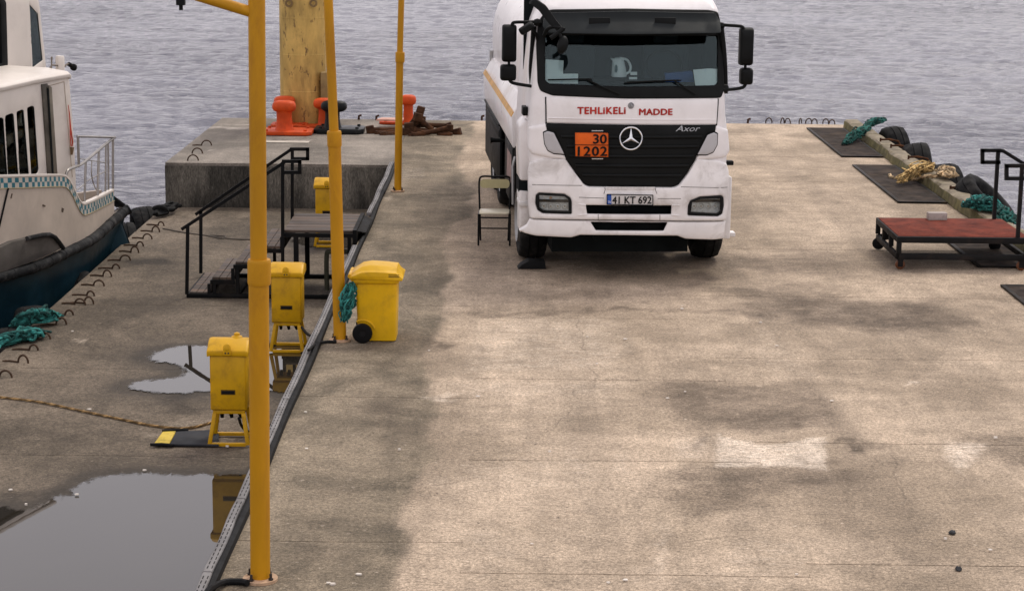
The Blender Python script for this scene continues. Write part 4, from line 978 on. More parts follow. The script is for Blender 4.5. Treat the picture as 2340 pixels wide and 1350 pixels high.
def tyre(c, R, W, axis, label, grp):
    q = Vector((0, 0, 1)).rotation_difference(Vector(axis).normalized()).to_matrix()
    o = moved(tyre_mb(R, W), (0, 0, 0), q).build('tyre_fender', M_tyre, None, smooth=45)
    o.location = c; tag(o, label, 'tyre', grp); return o
XT = XK+.30+.17
for (px, py, R, W, axis, lab) in ((2040, 291, .50, .36, (1, .12, .1), 'fender tyre farthest out along the right kerb, below green rope'), (2098, 329, .52, .40, (1, -.1, .14), 'second fender tyre from the far end of the right kerb'),
                                  (2162, 377, .52, .40, (1, .05, .1), 'third fender tyre from the far end, behind the tan rope knot'), (2245, 420, .50, .34, (.62, -.25, .75), 'tilted fender tyre nearest the platform handrail')):
    q = PX(px, py, XT+.05); tyre((XT+.08 if R > .5 else XT+.1, q.y, q.z-R*(.97 if axis[2] < .5 else .62)), R, W, axis, lab, 'fender tyres along the right kerb')
XT2 = XQ-.18
for (px, py, R, W, axis, lab) in ((330, 474, .40, .34, (1, .35, .1), 'fender tyre at the boat bow, nearest the raised block'), (287, 511, .47, .36, (1, .25, .12), 'fender tyre pressed between boat bow and quay'),
                                  (180, 622, .42, .3, (1, .0, .05), 'fender tyre in shadow against the blue hull side'), (72, 702, .40, .32, (1, .1, .1), 'fender tyre below the upper teal rope on the left quay'), (18, 752, .40, .32, (1, .1, .1), 'fender tyre below the lower teal rope at the left edge')):
    q = PX(px, py, XT2); tyre((XT2, q.y, q.z-R*.97), R, W, axis, lab, 'fender tyres along the left quay')

# ---- hooks that hold the tyres, on the kerb
for k, (px, py) in enumerate(((2012, 322), (2036, 336), (2076, 362), (2172, 432))):
    q = GZ(px, py, .18); m_ = MB(); m_.tube([(0, 0, -.02), (0, 0, .05)], .016, 8); m_.tube([(0, 0, .02), (.15, -.02, .03), (.30, -.05, .0), (.36, -.05, -.12)], .018, 8)
    o = m_.build('tyre_hook', M_rust, None); o.location = q; tag(o, f'rusty iron hook on the right kerb, {ORD[k]} from the far end', 'hook', 'hooks on the right kerb')

# ---- mooring rings
M_ring = M('ring_rust', (.07, .042, .026), .85, .2, var=.4, vs_=10, dirt=(.13, .065, .03), dirt_amt=.5, dirt_scale=12)
def ring(px, py, z, w, h, label, grp, ang=0.0, rod=True):
    q = GZ(px, py, z); t = thing('mooring_ring', label, 'mooring ring', (q.x, q.y, z), math.radians(ang), group=grp)
    m_ = MB(); m_.tube([(w/2*math.cos(math.radians(a)), 0, h*math.sin(math.radians(a))) for a in range(-12, 193, 12)], .0115, 8); m_.build('ring', M_ring, t)
    if rod:
        m_ = MB(); m_.tube([(-w/2, 0, .008), (-.16, .01, .012), (-.24, 0, .008)], .011, 7); m_.build('anchor_rod', M_ring, t)
LR = [(368, 516), (356, 530), (337, 546), (320, 562), (308, 577), (286, 595), (265, 614), (245, 632), (226, 653), (207, 676), (203, 694), (183, 696), (158, 720), (140, 742), (101, 774), (77, 800), (53, 829), (13, 862)]
for k, (x, y) in enumerate(LR):
    ring(x, y, ZQ, .118+.022*((k*7) % 3-1), .062+.012*((k*5) % 3), f'rusty mooring ring on the left quay edge, {ORD[k]} counted from the raised block', 'rings on the left quay edge', random.uniform(-14, 14))
for k, (x, y, lab) in enumerate(((472, 333, 'rusty double mooring ring at the back of the raised block edge'), (451, 351, 'middle rusty ring on the left edge of the raised block'), (441, 367, 'rusty ring at the front left corner of the raised block'))):
    ring(x, y, 0, .17, .09, lab, 'rings on the raised block', 8, rod=k == 0)
for k, (x, y) in enumerate(((1757, 279), (1788, 279), (1800, 280), (1829, 280), (1848, 280), (1861, 281), (1887, 281), (1901, 283))):
    ring(x, y+1, 0, .12, .085, f'small rusty ring on the far pier edge, {ORD[k]} from the left', 'rings on the far pier edge', (0, 50, -40, 60, 0, 20, -30, 10)[k], rod=False)
for k, (x, y, lab) in enumerate(((820, 271, 'dark bolt stub on the far edge right of the leaning pole'), (860, 272, 'dark bolt stub on the far edge left of the thinnest pole'), (1101, 272, 'dark bolt stub on the far edge just left of the truck'), (1709, 279, 'dark bolt stub on the far edge just right of the truck'))):
    q = GZ(x, y+3); m_ = MB(); m_.tube([(0, 0, 0), (0, 0, .07), (.05, 0, .09)], .022, 8); o = m_.build('bolt_stub', M_rust, None); o.location = q; tag(o, lab, 'bolt', 'bolt stubs on the far edge')

# ---- ropes
def rope_mat(name, c, c2):
    m = M(name, c, .85, var=.45, vs_=22, dirt=c2, dirt_amt=.7, dirt_scale=9, bmp=.9, bscale=160, bdist=.006); nt = m.node_tree
    pb = next(n for n in nt.nodes if n.type == 'BSDF_PRINCIPLED'); src = pb.inputs['Base Color'].links[0].from_socket; g = nt.nodes.new('ShaderNodeNewGeometry')
    k = ramp(nt.nodes, nt.links, g.outputs['Random Per Island'], 0.0, 1.0, 0.35, 1.7); nt.links.new(mixc(nt.nodes, nt.links, 1.0, src, k, 'MULTIPLY'), pb.inputs['Base Color']); return m
M_teal = rope_mat('teal_rope', (.025, .15, .135), (.008, .045, .042)); M_dteal = rope_mat('dark_teal_rope', (.012, .085, .07), (.006, .03, .03)); M_tan = rope_mat('tan_rope', (.42, .29, .12), (.22, .14, .06)); M_tan2 = rope_mat('pale_tan_rope', (.5, .37, .22), (.28, .19, .1))
def strand(mb, path, r, twist=14.0, n=3):
    """laid rope: n strands wound round a path"""
    P = [Vector(p) for p in path]; acc = 0; outs = [[] for _ in range(n)]
    for i, p in enumerate(P):
        t = (P[min(i+1, len(P)-1)]-P[max(i-1, 0)]).normalized(); x = t.cross(Vector((0, 0, 1)));
        if x.length < 1e-3: x = Vector((1, 0, 0))
        x.normalize(); y = x.cross(t)
        if i: acc += (p-P[i-1]).length
        for k in range(n):
            a = acc*twist/r*.06+2*math.pi*k/n; outs[k].append(p+(x*math.cos(a)+y*math.sin(a))*r*.5)
    for o in outs: mb.tube(o, r*.58, 6)
def clump(name, ends, rad, r, cnt, mat, label, seed, sq=.6, cat='rope'):
    """tangled rope between two places, real strands"""
    rnd = random.Random(seed); a, b_ = Vector(ends[0]), Vector(ends[1]); mb = MB(); c = (a+b_)/2
    for k in range(cnt):
        pts = []; m = rnd.randint(5, 8); ph = rnd.uniform(0, 6.28)
        for i in range(m):
            q = a.lerp(b_, (i/(m-1))*rnd.uniform(.85, 1.0)+rnd.uniform(-.04, .06)); an = ph+i*rnd.uniform(.7, 1.6); rr = rad*rnd.uniform(.2, 1.25)*math.sin(math.pi*(.15+.7*i/(m-1)))
            pts.append(q+Vector((math.cos(an)*rr, math.sin(an*1.3)*rr, abs(math.sin(an))*rr*sq+r)))
        mb.tube([p-c for p in smoothpath(pts, 5)], r*rnd.uniform(.75, 1.15), 6)
    o = mb.build(name, mat, None, smooth=60); o.location = c; return tag(o, label, cat)
def on_kerb(px, py, dz=0.0): q = GZ(px, py, .185); return q+Vector((0, 0, dz))
clump('green_rope', (on_kerb(1935, 312, -.15), on_kerb(1985, 294)), .17, .017, 40, M_dteal, 'dark green rope tangle over the far end of the right kerb', 3)
clump('green_rope', (on_kerb(1980, 294), on_kerb(2016, 284, .06)), .15, .017, 34, M_dteal, 'dark green rope lump beside the farthest right tyre', 4)
clump('teal_rope', (on_kerb(2212, 470), on_kerb(2285, 487)), .18, .014, 64, M_teal, 'bright teal rope bundle on the kerb behind the red platform', 5, .8)
clump('teal_rope', (on_kerb(2285, 484), on_kerb(2315, 505, -.05)), .13, .016, 30, M_dteal, 'dark teal rope end draped over the kerb beside the far handrail', 6)
clump('tan_rope', (on_kerb(2060, 402, -.12), on_kerb(2125, 386, .02)), .18, .012, 60, M_tan, 'yellowish rope coil heaped across the right kerb', 8, .75)
clump('tan_rope', (on_kerb(2150, 398, .04), on_kerb(2175, 412, .02)), .15, .016, 30, M_tan2, 'pale tan rope knot on the kerb beside a tyre', 9)
pth = smoothpath([GZ(2033, 400, .03), GZ(2038, 406, .035), GZ(2070, 411, .04), GZ(2095, 410, .05), GZ(2112, 404, .17), GZ(2140, 402, .21), GZ(2160, 398, .22)], 8)
m_ = MB(); strand(m_, [p-pth[0] for p in pth], .03); o = m_.build('tan_rope', M_tan2, None); o.location = pth[0]; tag(o, 'single thick tan rope curling from the grating up onto the kerb', 'rope')
clump('teal_rope', (GZ(42, 748, ZQ+.02), GZ(125, 735, ZQ+.03)), .17, .017, 52, M_teal, 'upper teal rope bundle on the left quay edge', 11, .9)
clump('teal_rope', (GZ(-20, 800, ZQ), GZ(95, 766, ZQ+.02)), .16, .017, 52, M_teal, 'lower teal rope bundle at the left picture edge', 12, .7)
pth = smoothpath([GZ(*p, ZQ+.014) for p in ((-40, 902), (0, 907), (90, 918), (190, 939), (280, 958), (350, 972), (410, 978), (450, 974), (478, 966), (500, 960))], 14)
m_ = MB(); strand(m_, [p-pth[0] for p in pth], .013, 9); o = m_.build('mooring_line', rope_mat('brown_line', (.3, .19, .08), (.15, .09, .04)), None); o.location = pth[0]; tag(o, 'thin brown twisted line running across the quay to the nearest box', 'rope')
pth = smoothpath([GZ(*p, ZQ+.01) for p in ((372, 522), (420, 531), (470, 538), (505, 545), (515, 540), (480, 538), (530, 546), (575, 547))], 8)
m_ = MB(); m_.tube([p-pth[0] for p in pth], .010, 6); o = m_.build('thin_line', M('grey_line', (.1, .085, .07), .9), None); o.location = pth[0]; tag(o, 'thin dark line lying on the quay left of the stair', 'rope')
# netting tied to the bin handle
bw = bn_.location; tp = Vector((bw.x+xa+.0, bw.y-.02, zt+.05))
clump('green_netting', (tp+Vector((.03, -.02, -.06)), tp+Vector((-.03, -.09, -.42))), .075, .008, 44, M_teal, 'teal netting rope hanging from the yellow bin handle', 21, -.2, 'netting')
# black bow line at the block corner
clump('black_hose', (GZ(358, 497, ZQ+.02), GZ(402, 478, ZQ+.03)), .13, .035, 7, M_black, 'black hose bundle on the quay at the block corner', 23, .8, 'hose')

# ---- cables
def cable(px, r, label, name='black_cable', z=None, zs=None):
    pth = smoothpath([GZ(x, y, zz) for (x, y), zz in zip(px, zs or [z]*len(px))], 8); m_ = MB(); m_.tube([p-pth[0] for p in pth], r, 8)
    o = m_.build(name, M_black, None); o.location = pth[0]; tag(o, label, 'cable')
cable(((462, 1372), (480, 1345), (510, 1330), (545, 1328), (566, 1331)), .022, 'thick black cable entering the nearest pole base plate', zs=(.10, .10, .03, .025, .03))
cable(((705, 800), (722, 786), (745, 781), (768, 781)), .014, 'black cable from the trunking to the leaning pole base', zs=(.095, .04, .016, .02))
cable(((690, 748), (696, 756), (704, 764), (716, 768), (735, 766)), .016, 'black cable drooping from the middle yellow box to the trunking', zs=(-.42, -.42, -.38, -.3, -.2))
cable(((546, 955), (552, 972), (566, 985), (585, 985), (610, 975), (640, 960)), .014, 'black cable looping out from beneath the nearest yellow box', zs=(ZQ+.28, ZQ+.12, ZQ+.05, ZQ+.05, ZQ+.1, -.4))

# ---- litter: pale flakes and two dark stones
M_flake = M('pale_flake', (.78, .72, .64), .8, var=.2)
FL = [(1558, 708), (1342, 771), (1428, 777), (1364, 833), (1566, 897), (1525, 912), (1092, 908), (1256, 1035), (912, 1030), (698, 944), (700, 1027), (1738, 739), (1775, 792), (980, 803), (1820, 1315), (1430, 1328), (1390, 1334), (2262, 1259), (2160, 1234), (750, 1335), (820, 1315), (1215, 1245), (2275, 1003), (1900, 918), (760, 1338)]
for k, (x, y) in enumerate(FL):
    q = GZ(x, y); rnd = random.Random(k); n = 6; rr = rnd.uniform(.006, .013); m_ = MB()
    m_.prism([(rr*rnd.uniform(.7, 1.3)*math.cos(6.28*j/n)*1.5, rr*rnd.uniform(.7, 1.3)*math.sin(6.28*j/n), .004) for j in range(n)], (0, 0, rnd.uniform(.006, .014)))
    o = m_.build('pale_flake', M_flake, None); o.location = (q.x, q.y, .004); tag(o, 'small pale flake of litter on the beige pier concrete', 'litter', 'pale flakes on the pier')
for k, (x, y) in enumerate(((205, 938), (60, 1157), (176, 1134), (330, 1078), (520, 1024), (24, 1123), (165, 760))):
    q = GZ(x, y, ZQ); rnd = random.Random(k+90); n = 6; rr = rnd.uniform(.008, .014)*(1.6 if k == 0 else 1); m_ = MB()
    m_.prism([(rr*rnd.uniform(.7, 1.3)*math.cos(6.28*j/n)*1.6, rr*rnd.uniform(.7, 1.3)*math.sin(6.28*j/n), .014) for j in range(n)], (0, 0, rnd.uniform(.006, .014)))
    o = m_.build('pale_flake', M_flake, None); o.location = (q.x, q.y, ZQ); tag(o, 'small pale flake of litter on the lower quay', 'litter', 'pale flakes on the lower quay')
for k, (x, y, lab) in enumerate(((2176, 1219, 'dark stone on the pier, upper of two at the lower right'), (2190, 1302, 'dark stone on the pier, lower of two at the lower right'))):
    q = GZ(x, y); m_ = MB(); bm = bmesh.new(); bmesh.ops.create_icosphere(bm, subdivisions=2, radius=.03)
    rnd = random.Random(k)
    m_.add([(v.co.x*rnd.uniform(.55, 1.0), v.co.y*rnd.uniform(.6, 1.3), max(v.co.z, -.012)*rnd.uniform(.5, .85)+.009) for v in bm.verts], [[v.index for v in f.verts] for f in bm.faces]); bm.free()
    o = m_.build('dark_stone', M('stone_dark', (.04, .042, .045), .7), None); o.location = q; tag(o, lab, 'stone', 'dark stones')

# =================================================================== TANKER TRUCK
M_white = M('truck_white', (0.90, 0.865, 0.855), 0.32, var=.05, vs_=1.5, dirt=(0.6, 0.56, 0.52), dirt_amt=.25, dirt_scale=2.2, bmp=.04, bscale=8, coat=.25)
M_wdirty = M('truck_white_low', (0.86, 0.83, 0.815), 0.42, var=.08, vs_=2, dirt=(0.38, 0.34, 0.3), dirt_amt=.5, dirt_scale=3, chip=(.1, .09, .08), chip_amt=-.06, chip_scale=16, bmp=.08, bscale=20)
M_gl = M('grille_black', (0.014, 0.016, 0.016), 0.42, var=.25, bmp=.1)
M_trim = M('trim_black', (0.016, 0.018, 0.018), 0.55, var=.3, bmp=.2)
M_in = M('cab_inside', (0.012, 0.017, 0.018), 0.85, var=.4)
M_chrome = M('chrome', (0.75, 0.76, 0.78), 0.14, 1.0, var=.03, bmp=0)
M_grey = M('lamp_cover_grey', (0.50, 0.49, 0.50), 0.3, var=.06, coat=.4)
M_redl = M('red_letters', (0.46, 0.026, 0.016), 0.5); M_blackl = M('black_letters', (0.02, 0.02, 0.02), 0.6)
M_or2 = M('hazard_orange', (0.74, 0.12, 0.006), 0.5, var=.1, dirt=(.35, .06, .01), dirt_amt=.3, dirt_scale=10)
mg = bpy.data.materials.new('windscreen_glass'); nt, N, L, b, o_ = nodes_of(mg); N.remove(b)
tr_ = N.new('ShaderNodeBsdfTransparent'); tr_.inputs[0].default_value = (.86, .92, .92, 1); gs = N.new('ShaderNodeBsdfGlossy'); gs.inputs['Roughness'].default_value = .03; gs.inputs[0].default_value = (.55, .66, .68, 1)
lw = N.new('ShaderNodeFresnel'); lw.inputs['IOR'].default_value = 1.5; ms = N.new('ShaderNodeMixShader'); L.new(lw.outputs[0], ms.inputs[0]); L.new(tr_.outputs[0], ms.inputs[1]); L.new(gs.outputs[0], ms.inputs[2]); L.new(ms.outputs[0], o_.inputs['Surface'])
mlens = bpy.data.materials.new('lamp_lens'); nt, N, L, b, o_ = nodes_of(mlens); N.remove(b)
tr_ = N.new('ShaderNodeBsdfTransparent'); tr_.inputs[0].default_value = (.92, .94, .94, 1); gs = N.new('ShaderNodeBsdfGlossy'); gs.inputs['Roughness'].default_value = .05
lw = N.new('ShaderNodeFresnel'); lw.inputs['IOR'].default_value = 1.5; ms = N.new('ShaderNodeMixShader'); L.new(lw.outputs[0], ms.inputs[0]); L.new(tr_.outputs[0], ms.inputs[1]); L.new(gs.outputs[0], ms.inputs[2]); L.new(ms.outputs[0], o_.inputs['Surface'])

YAW = math.radians(4.2)
TO = PY(1434, 500, 22.0); TO.z = 0.0
truck = thing('tanker_truck', 'white tanker truck with black grille and orange hazard plate on the pier', 'truck', TO, YAW)
TM = world_of(truck); TI = TM.inverted(); TIR = TI.to_3x3()
def T(px, py, yf=None):
    """photo pixel -> truck (x, z) on the surface y = yf(x, z)"""
    o = TI @ CAM; r = TIR @ ray(px, py); y = 0.0
    for _ in range(8):
        q = o + r*((y-o.y)/r.y)
        if yf is None: break
        y = yf(q.x, q.z) if callable(yf) else yf
    return (q.x, q.z)
def lerp_tab(tab, v):
    if v <= tab[0][0]: return tab[0][1]
    for (a, p), (b_, q) in zip(tab[:-1], tab[1:]):
        if v <= b_: t = (v-a)/(b_-a); return p+(q-p)*t
    return tab[-1][1]
PROF_C = [(0.9, .10), (1.5, .10), (1.75, .11), (2.0, .13), (2.12, .16), (2.95, .42), (3.05, .48), (3.25, .75), (3.45, 1.2)]
def ycab(x, z): ax_ = abs(x); return lerp_tab(PROF_C, z) + .10*(ax_/1.15)**2 + (.35*max(0, ax_-.98)**1.5*2.2)
PROF_B = [(.3, .10), (.42, .03), (.55, .0), (.95, .0), (1.15, .02), (1.3, .06)]
def ybump(x, z): ax_ = abs(x); return lerp_tab(PROF_B, z) + .13*(ax_/1.2)**2.4 + (.5*max(0, ax_-1.05)**1.4*2)
def TP(pts, yf, rnd=0.0):
    p = [T(x, y, yf) for x, y in pts]; return round_poly(p, rnd) if rnd > 0 else p
def off(f, d): return lambda x, z: f(x, z)-d

# cab shell with windscreen opening
shell_px = [(1214, 392), (1208, 330), (1209, 300), (1211, 262), (1214, 200), (1220, 120), (1226, 60), (1238, 24), (1250, 0), (1262, -28), (1300, -46), (1440, -52), (1580, -46), (1616, -28), (1628, -4), (1641, 20), (1647, 60), (1652, 130), (1657, 215), (1659, 262), (1663, 300), (1664, 330), (1660, 392)]
scr_px = [(1241, 74), (1244, 34), (1262, 29), (1430, 26), (1620, 30), (1637, 36), (1641, 78), (1645, 190), (1636, 199), (1430, 201), (1254, 195), (1241, 186)]
scr = TP(scr_px, ycab, .03)
mb = panel(TP(shell_px, ycab, .03), ycab, back=2.15, holes=[scr], r=.05, step=.05, grid=.09)
cab = mb.build('cab', [M_white, M_in], truck, smooth=45)
# interior box, dashboard
m_ = MB(); m_.bb(-1.08, 1.12, 1.55, 1.6, 1.6, 3.15); m_.build('cab_back_wall', M_in, truck)
for sx in (-1, 1):
    s_ = MB(); s_.rings([[Vector((sx*.55+x*.26, 1.1+y, z)) for x, y in ((-1, -.08), (1, -.08), (1, .1), (-1, .1))] for z in (1.95, 2.6)]); s_.rings([[Vector((sx*.55+x*.14, 1.12+y, z)) for x, y in ((-1, -.05), (1, -.05), (1, .06), (-1, .06))] for z in (2.62, 2.82)]); s_.build('seat', M('seat_dark', (.03, .035, .04), .9), truck, bevel=.03)
zd = T(1430, 197, ycab)[1]
m_ = MB(); m_.bb(-1.0, 1.05, .40, .95, zd-.3, zd+.02); m_.build('dashboard', M('dash', (.02, .027, .032), .8), truck, bevel=.03)
sw = MB(); c_ = Vector((.5, .85, zd+.17)); sw.tube([c_+Vector((.21*math.cos(a), .21*math.sin(a)*.55, .21*math.sin(a)*.8)) for a in [2*math.pi*k/28 for k in range(28)]], .016, 8, closed=True); sw.build('steering_wheel', M_trim, truck)
# windscreen and its black surround
gl = panel(scr, lambda x, z: ycab(x, z)+.006, thick=.006, r=0, step=.06, grid=.12); ws = gl.build('windscreen', mg, truck, smooth=60)
sur_px = [(1225, 100), (1230, 50), (1246, 26), (1262, 22), (1430, 20), (1620, 23), (1641, 28), (1648, 60), (1652, 120), (1655, 205), (1648, 224), (1430, 226), (1262, 219), (1234, 208), (1228, 190)]
m_ = panel(TP(sur_px, ycab, .03), off(ycab, .012), thick=.03, holes=[TP([(1246, 80), (1640, 82), (1640, 190), (1632, 196), (1430, 198), (1256, 192), (1246, 184)], ycab, .02)], r=.012, step=.04, grid=.08); m_.build('screen_surround', M_trim, truck, smooth=50)
# outside sun visor, smoked
vis = [(1246, 30), (1430, 26), (1634, 30), (1646, 50), (1648, 76), (1430, 79), (1250, 76), (1240, 60)]
def yvis(x, z): return lerp_tab([(2.6, .02), (2.78, .06), (3.0, .30)], z) + .10*(abs(x)/1.15)**2
m_ = panel(TP(vis, yvis, .02), yvis, thick=.012, r=.006, step=.05, grid=.08); sv = m_.build('sun_visor', M('visor_smoke', (.018, .026, .028), .35, var=.2, spec=.2), truck, smooth=50)
for px in (1370, 1520):
    q = T(px, 52, off(yvis, .004)); MB().bb(q[0]-.12, q[0]+.12, yvis(*q)-.012, yvis(*q)+.0, q[1]-.055, q[1]+.055).build('visor_bracket', M_trim, sv, bevel=.01)

# flap with lettering
flap = TP([(1248, 222), (1262, 222), (1430, 228), (1625, 227), (1640, 226), (1637, 284), (1430, 284), (1249, 280)], ycab, .01)
m_ = panel(flap, off(ycab, .018), thick=.02, r=.012, step=.04, grid=.08); m_.build('front_flap', M_white, truck, smooth=50)
q0, q1 = T(1252, 270, off(ycab, .02)), T(1634, 274, off(ycab, .02))
m_ = MB(); m_.tube([(q0[0]+(q1[0]-q0[0])*k/12, ycab(q0[0]+(q1[0]-q0[0])*k/12, q0[1])-.019, q0[1]+(q1[1]-q0[1])*k/12) for k in range(13)], .007, 6); m_.build('flap_crease', M_white, truck)
def put_text(s, px0, px1, py, hpx, mat, parent, yf, bold=.0, dz=0.022, spacing=1.0, shear=0.0, name='lettering'):
    a, b_ = T(px0, py, off(yf, dz)), T(px1, py, off(yf, dz)); hgt = abs(T(px0, py-hpx/2, off(yf, dz))[1]-T(px0, py+hpx/2, off(yf, dz))[1])
    mb = text_mb(s, 1.0, 0.0, .004, spacing, shear)
    if bold > 0:
        src = list(mb.v), list(mb.f)
        for k, (ox, oz) in enumerate(((bold, 0), (-bold, 0), (0, bold*.7), (0, -bold*.7), (bold*.7, bold*.5), (-bold*.7, -bold*.5))): mb.add([(p[0]+ox, p[1]-.0006*(k+1), p[2]+oz) for p in src[0]], src[1])
    xs = [v[0] for v in mb.v]; zs = [v[2] for v in mb.v]
    kx = abs(b_[0]-a[0])/(max(xs)-min(xs)); kz = hgt/(max(zs)-min(zs)); cx, cz = (max(xs)+min(xs))/2, (max(zs)+min(zs))/2; mx_, mz_ = (a[0]+b_[0])/2, (a[1]+b_[1])/2
    out = []
    for v in mb.v:
        x = (v[0]-cx)*kx+mx_; z = (v[2]-cz)*kz+mz_+(b_[1]-a[1])*((x-mx_)/max(1e-6, (b_[0]-a[0]))); out.append((x, yf(x, z)-dz+v[1]*.5, z))
    mb.v = out; return mb.build(name, mat, parent, smooth=0)
put_text('TEHLiKELi', 1319, 1430, 253, 16.5, M_redl, truck, ycab, .045, spacing=1.12)
put_text('MADDE', 1460, 1537, 256, 15, M_redl, truck, ycab, .045, spacing=1.06)
q = T(1442, 242, off(ycab, .02)); m_ = MB(); m_.lathe([(0, -.012), (.03, -.01), (.036, 0), (.036, .012)], 20, (q[0], ycab(*q)-.02, q[1]), rot('X', -90)); m_.build('round_badge', M('badge_grey', (.28, .28, .29), .35, .6, var=.4, vs_=40), truck)

# dark shut lines round the flap
for pts in (((1247, 222), (1248, 283)), ((1641, 226), (1637, 287)), ((1250, 283), (1430, 287), (1636, 287))):
    yq = off(ycab, .004); P = [T(x, y, yq) for x, y in pts]; m_ = MB(); out = []
    for (a, c), (a2, c2) in zip(P[:-1], P[1:]): out += [(a+(a2-a)*k/6, yq(a+(a2-a)*k/6, c+(c2-c)*k/6), c+(c2-c)*k/6) for k in range(7)]
    m_.tube(out, .009, 6); m_.build('shut_line', M_trim, truck)
# grille
gr_px = [(1248, 284), (1430, 288), (1636, 288), (1635, 303), (1616, 307), (1592, 357), (1588, 368), (1570, 396), (1551, 422), (1540, 427), (1346, 425), (1334, 421), (1294, 366), (1290, 354), (1267, 303), (1249, 301)]
ygr = off(ycab, .03)
m_ = panel(TP(gr_px, ygr, .01), ygr, thick=.05, r=.012, step=.04, grid=.07); gri = m_.build('grille', M_gl, truck, smooth=50)
for py, xa_, xb_ in ((312, 1282, 1604), (334, 1294, 1596), (356, 1300, 1586), (378, 1314, 1574), (400, 1330, 1558)):
    a, b_ = T(xa_, py, ygr), T(xb_, py+1, ygr); n = 14; rg = []
    for i in range(n+1):
        x = a[0]+(b_[0]-a[0])*i/n; z = a[1]+(b_[1]-a[1])*i/n; y = ygr(x, z); rg.append([Vector((x, y-.001, z-.022)), Vector((x, y-.016, z-.016)), Vector((x, y-.022, z)), Vector((x, y-.012, z+.018)), Vector((x, y-.001, z+.022))])
    m_ = MB(); m_.rings(rg); m_.build('slat', M_gl, gri, smooth=60)
# star emblem
q = T(1442, 317, off(ygr, .04)); yy = ygr(*q)-.03; em = MB(); Rm = .125
em.tube([(q[0]+Rm*math.cos(a), yy, q[1]+Rm*math.sin(a)) for a in [2*math.pi*k/40 for k in range(40)]], .0105, 8, closed=True)
cpt = Vector((q[0], yy-.014, q[1]))
for k in range(3):
    a = math.radians(90+120*k); tip = Vector((q[0]+Rm*.97*math.cos(a), yy, q[1]+Rm*.97*math.sin(a)))
    l_ = Vector((q[0]+.021*math.cos(a+math.radians(60)), yy, q[1]+.021*math.sin(a+math.radians(60)))); r_ = Vector((q[0]+.021*math.cos(a-math.radians(60)), yy, q[1]+.021*math.sin(a-math.radians(60))))
    em.add([cpt, l_, tip, r_], [(0, 1, 2), (0, 2, 3), (1, 3, 2), (0, 3, 1)])
em.build('star_emblem', M_chrome, truck, smooth=40)
put_text('Axor', 1544, 1600, 294, 13, M('chrome_script', (.45, .46, .47), .3, .8), truck, ycab, .0, .038, shear=.35, name='model_script')
# hazard plate
hz = [T(x, y, off(ygr, .05)) for x, y in ((1313, 302), (1391, 303), (1391, 360), (1314, 358))]; yz = min(ygr(*p) for p in hz)-.055
hp = MB(); hp.prism([(x, yz, z) for x, z in hz], (0, .012, 0)); hpo = hp.build('hazard_plate', M_or2, truck, bevel=.003)
fl = lambda x, z: yz
put_text('30', 1355, 1387, 318, 22, M_blackl, hpo, fl, .025, .005); put_text('1202', 1320, 1388, 346, 22, M_blackl, hpo, fl, .025, .005, 1.12)
a, b_ = T(1314, 331, fl), T(1391, 332, fl); m_ = MB(); m_.bar((a[0], yz-.003, a[1]), (b_[0], yz-.003, b_[1]), .006, .008, (0, 1, 0)); m_.build('divider', M_blackl, hpo)
for y0_ in (299, 363):
    a, b_ = T(1352, y0_, fl), T(1378, y0_, fl); m_ = MB(); m_.bar((a[0], yz-.004, a[1]), (b_[0], yz-.004, b_[1]), .01, .012, (0, 1, 0)); m_.build('clip', M_chrome, hpo)
for (x0_, y0_, x1_, y1_) in ((1313, 302, 1391, 303), (1391, 303, 1391, 360), (1391, 360, 1314, 358), (1314, 358, 1313, 302)):
    a, b_ = T(x0_, y0_, fl), T(x1_, y1_, fl); m_ = MB(); m_.bar((a[0], yz-.002, a[1]), (b_[0], yz-.002, b_[1]), .008, .008, (0, 1, 0)); m_.build('frame_bar', M_trim, hpo)

# corner pieces: raised white housings with grey covers
for side, hous, cov in ((-1, [(1209, 291), (1247, 283), (1252, 300), (1266, 302), (1292, 358), (1294, 365), (1260, 362), (1215, 352), (1207, 340)], [(1242, 304), (1252, 300), (1266, 304), (1290, 353), (1265, 351), (1252, 344), (1245, 330)]),
                        (1, [(1664, 297), (1637, 287), (1632, 303), (1617, 306), (1592, 360), (1590, 366), (1620, 365), (1660, 359), (1668, 345)], [(1640, 307), (1632, 303), (1617, 309), (1594, 354), (1616, 354), (1630, 348), (1639, 332)])):
    m_ = panel(TP(hous, off(ycab, .03), .015), off(ycab, .035), thick=.06, r=.03, step=.03, grid=.05); h_ = m_.build('corner_housing', M_white, truck, smooth=55)
    k_ = panel(TP([(x+(x-1435)*.0 + (0), y) for x, y in cov], off(ycab, .05), .012), off(ycab, .048), thick=.02, r=.012, step=.02, grid=.04); k_.build('lamp_cover', M_grey, h_, smooth=55)
    cen = np.array(cov).mean(0); big = [tuple(cen+(np.array(p)-cen)*1.10) for p in cov]
    s_ = panel(TP(big, off(ycab, .05), .014), off(ycab, .040), thick=.02, r=.006, step=.02, grid=.05); s_.build('cover_seal', M_trim, h_, smooth=55)

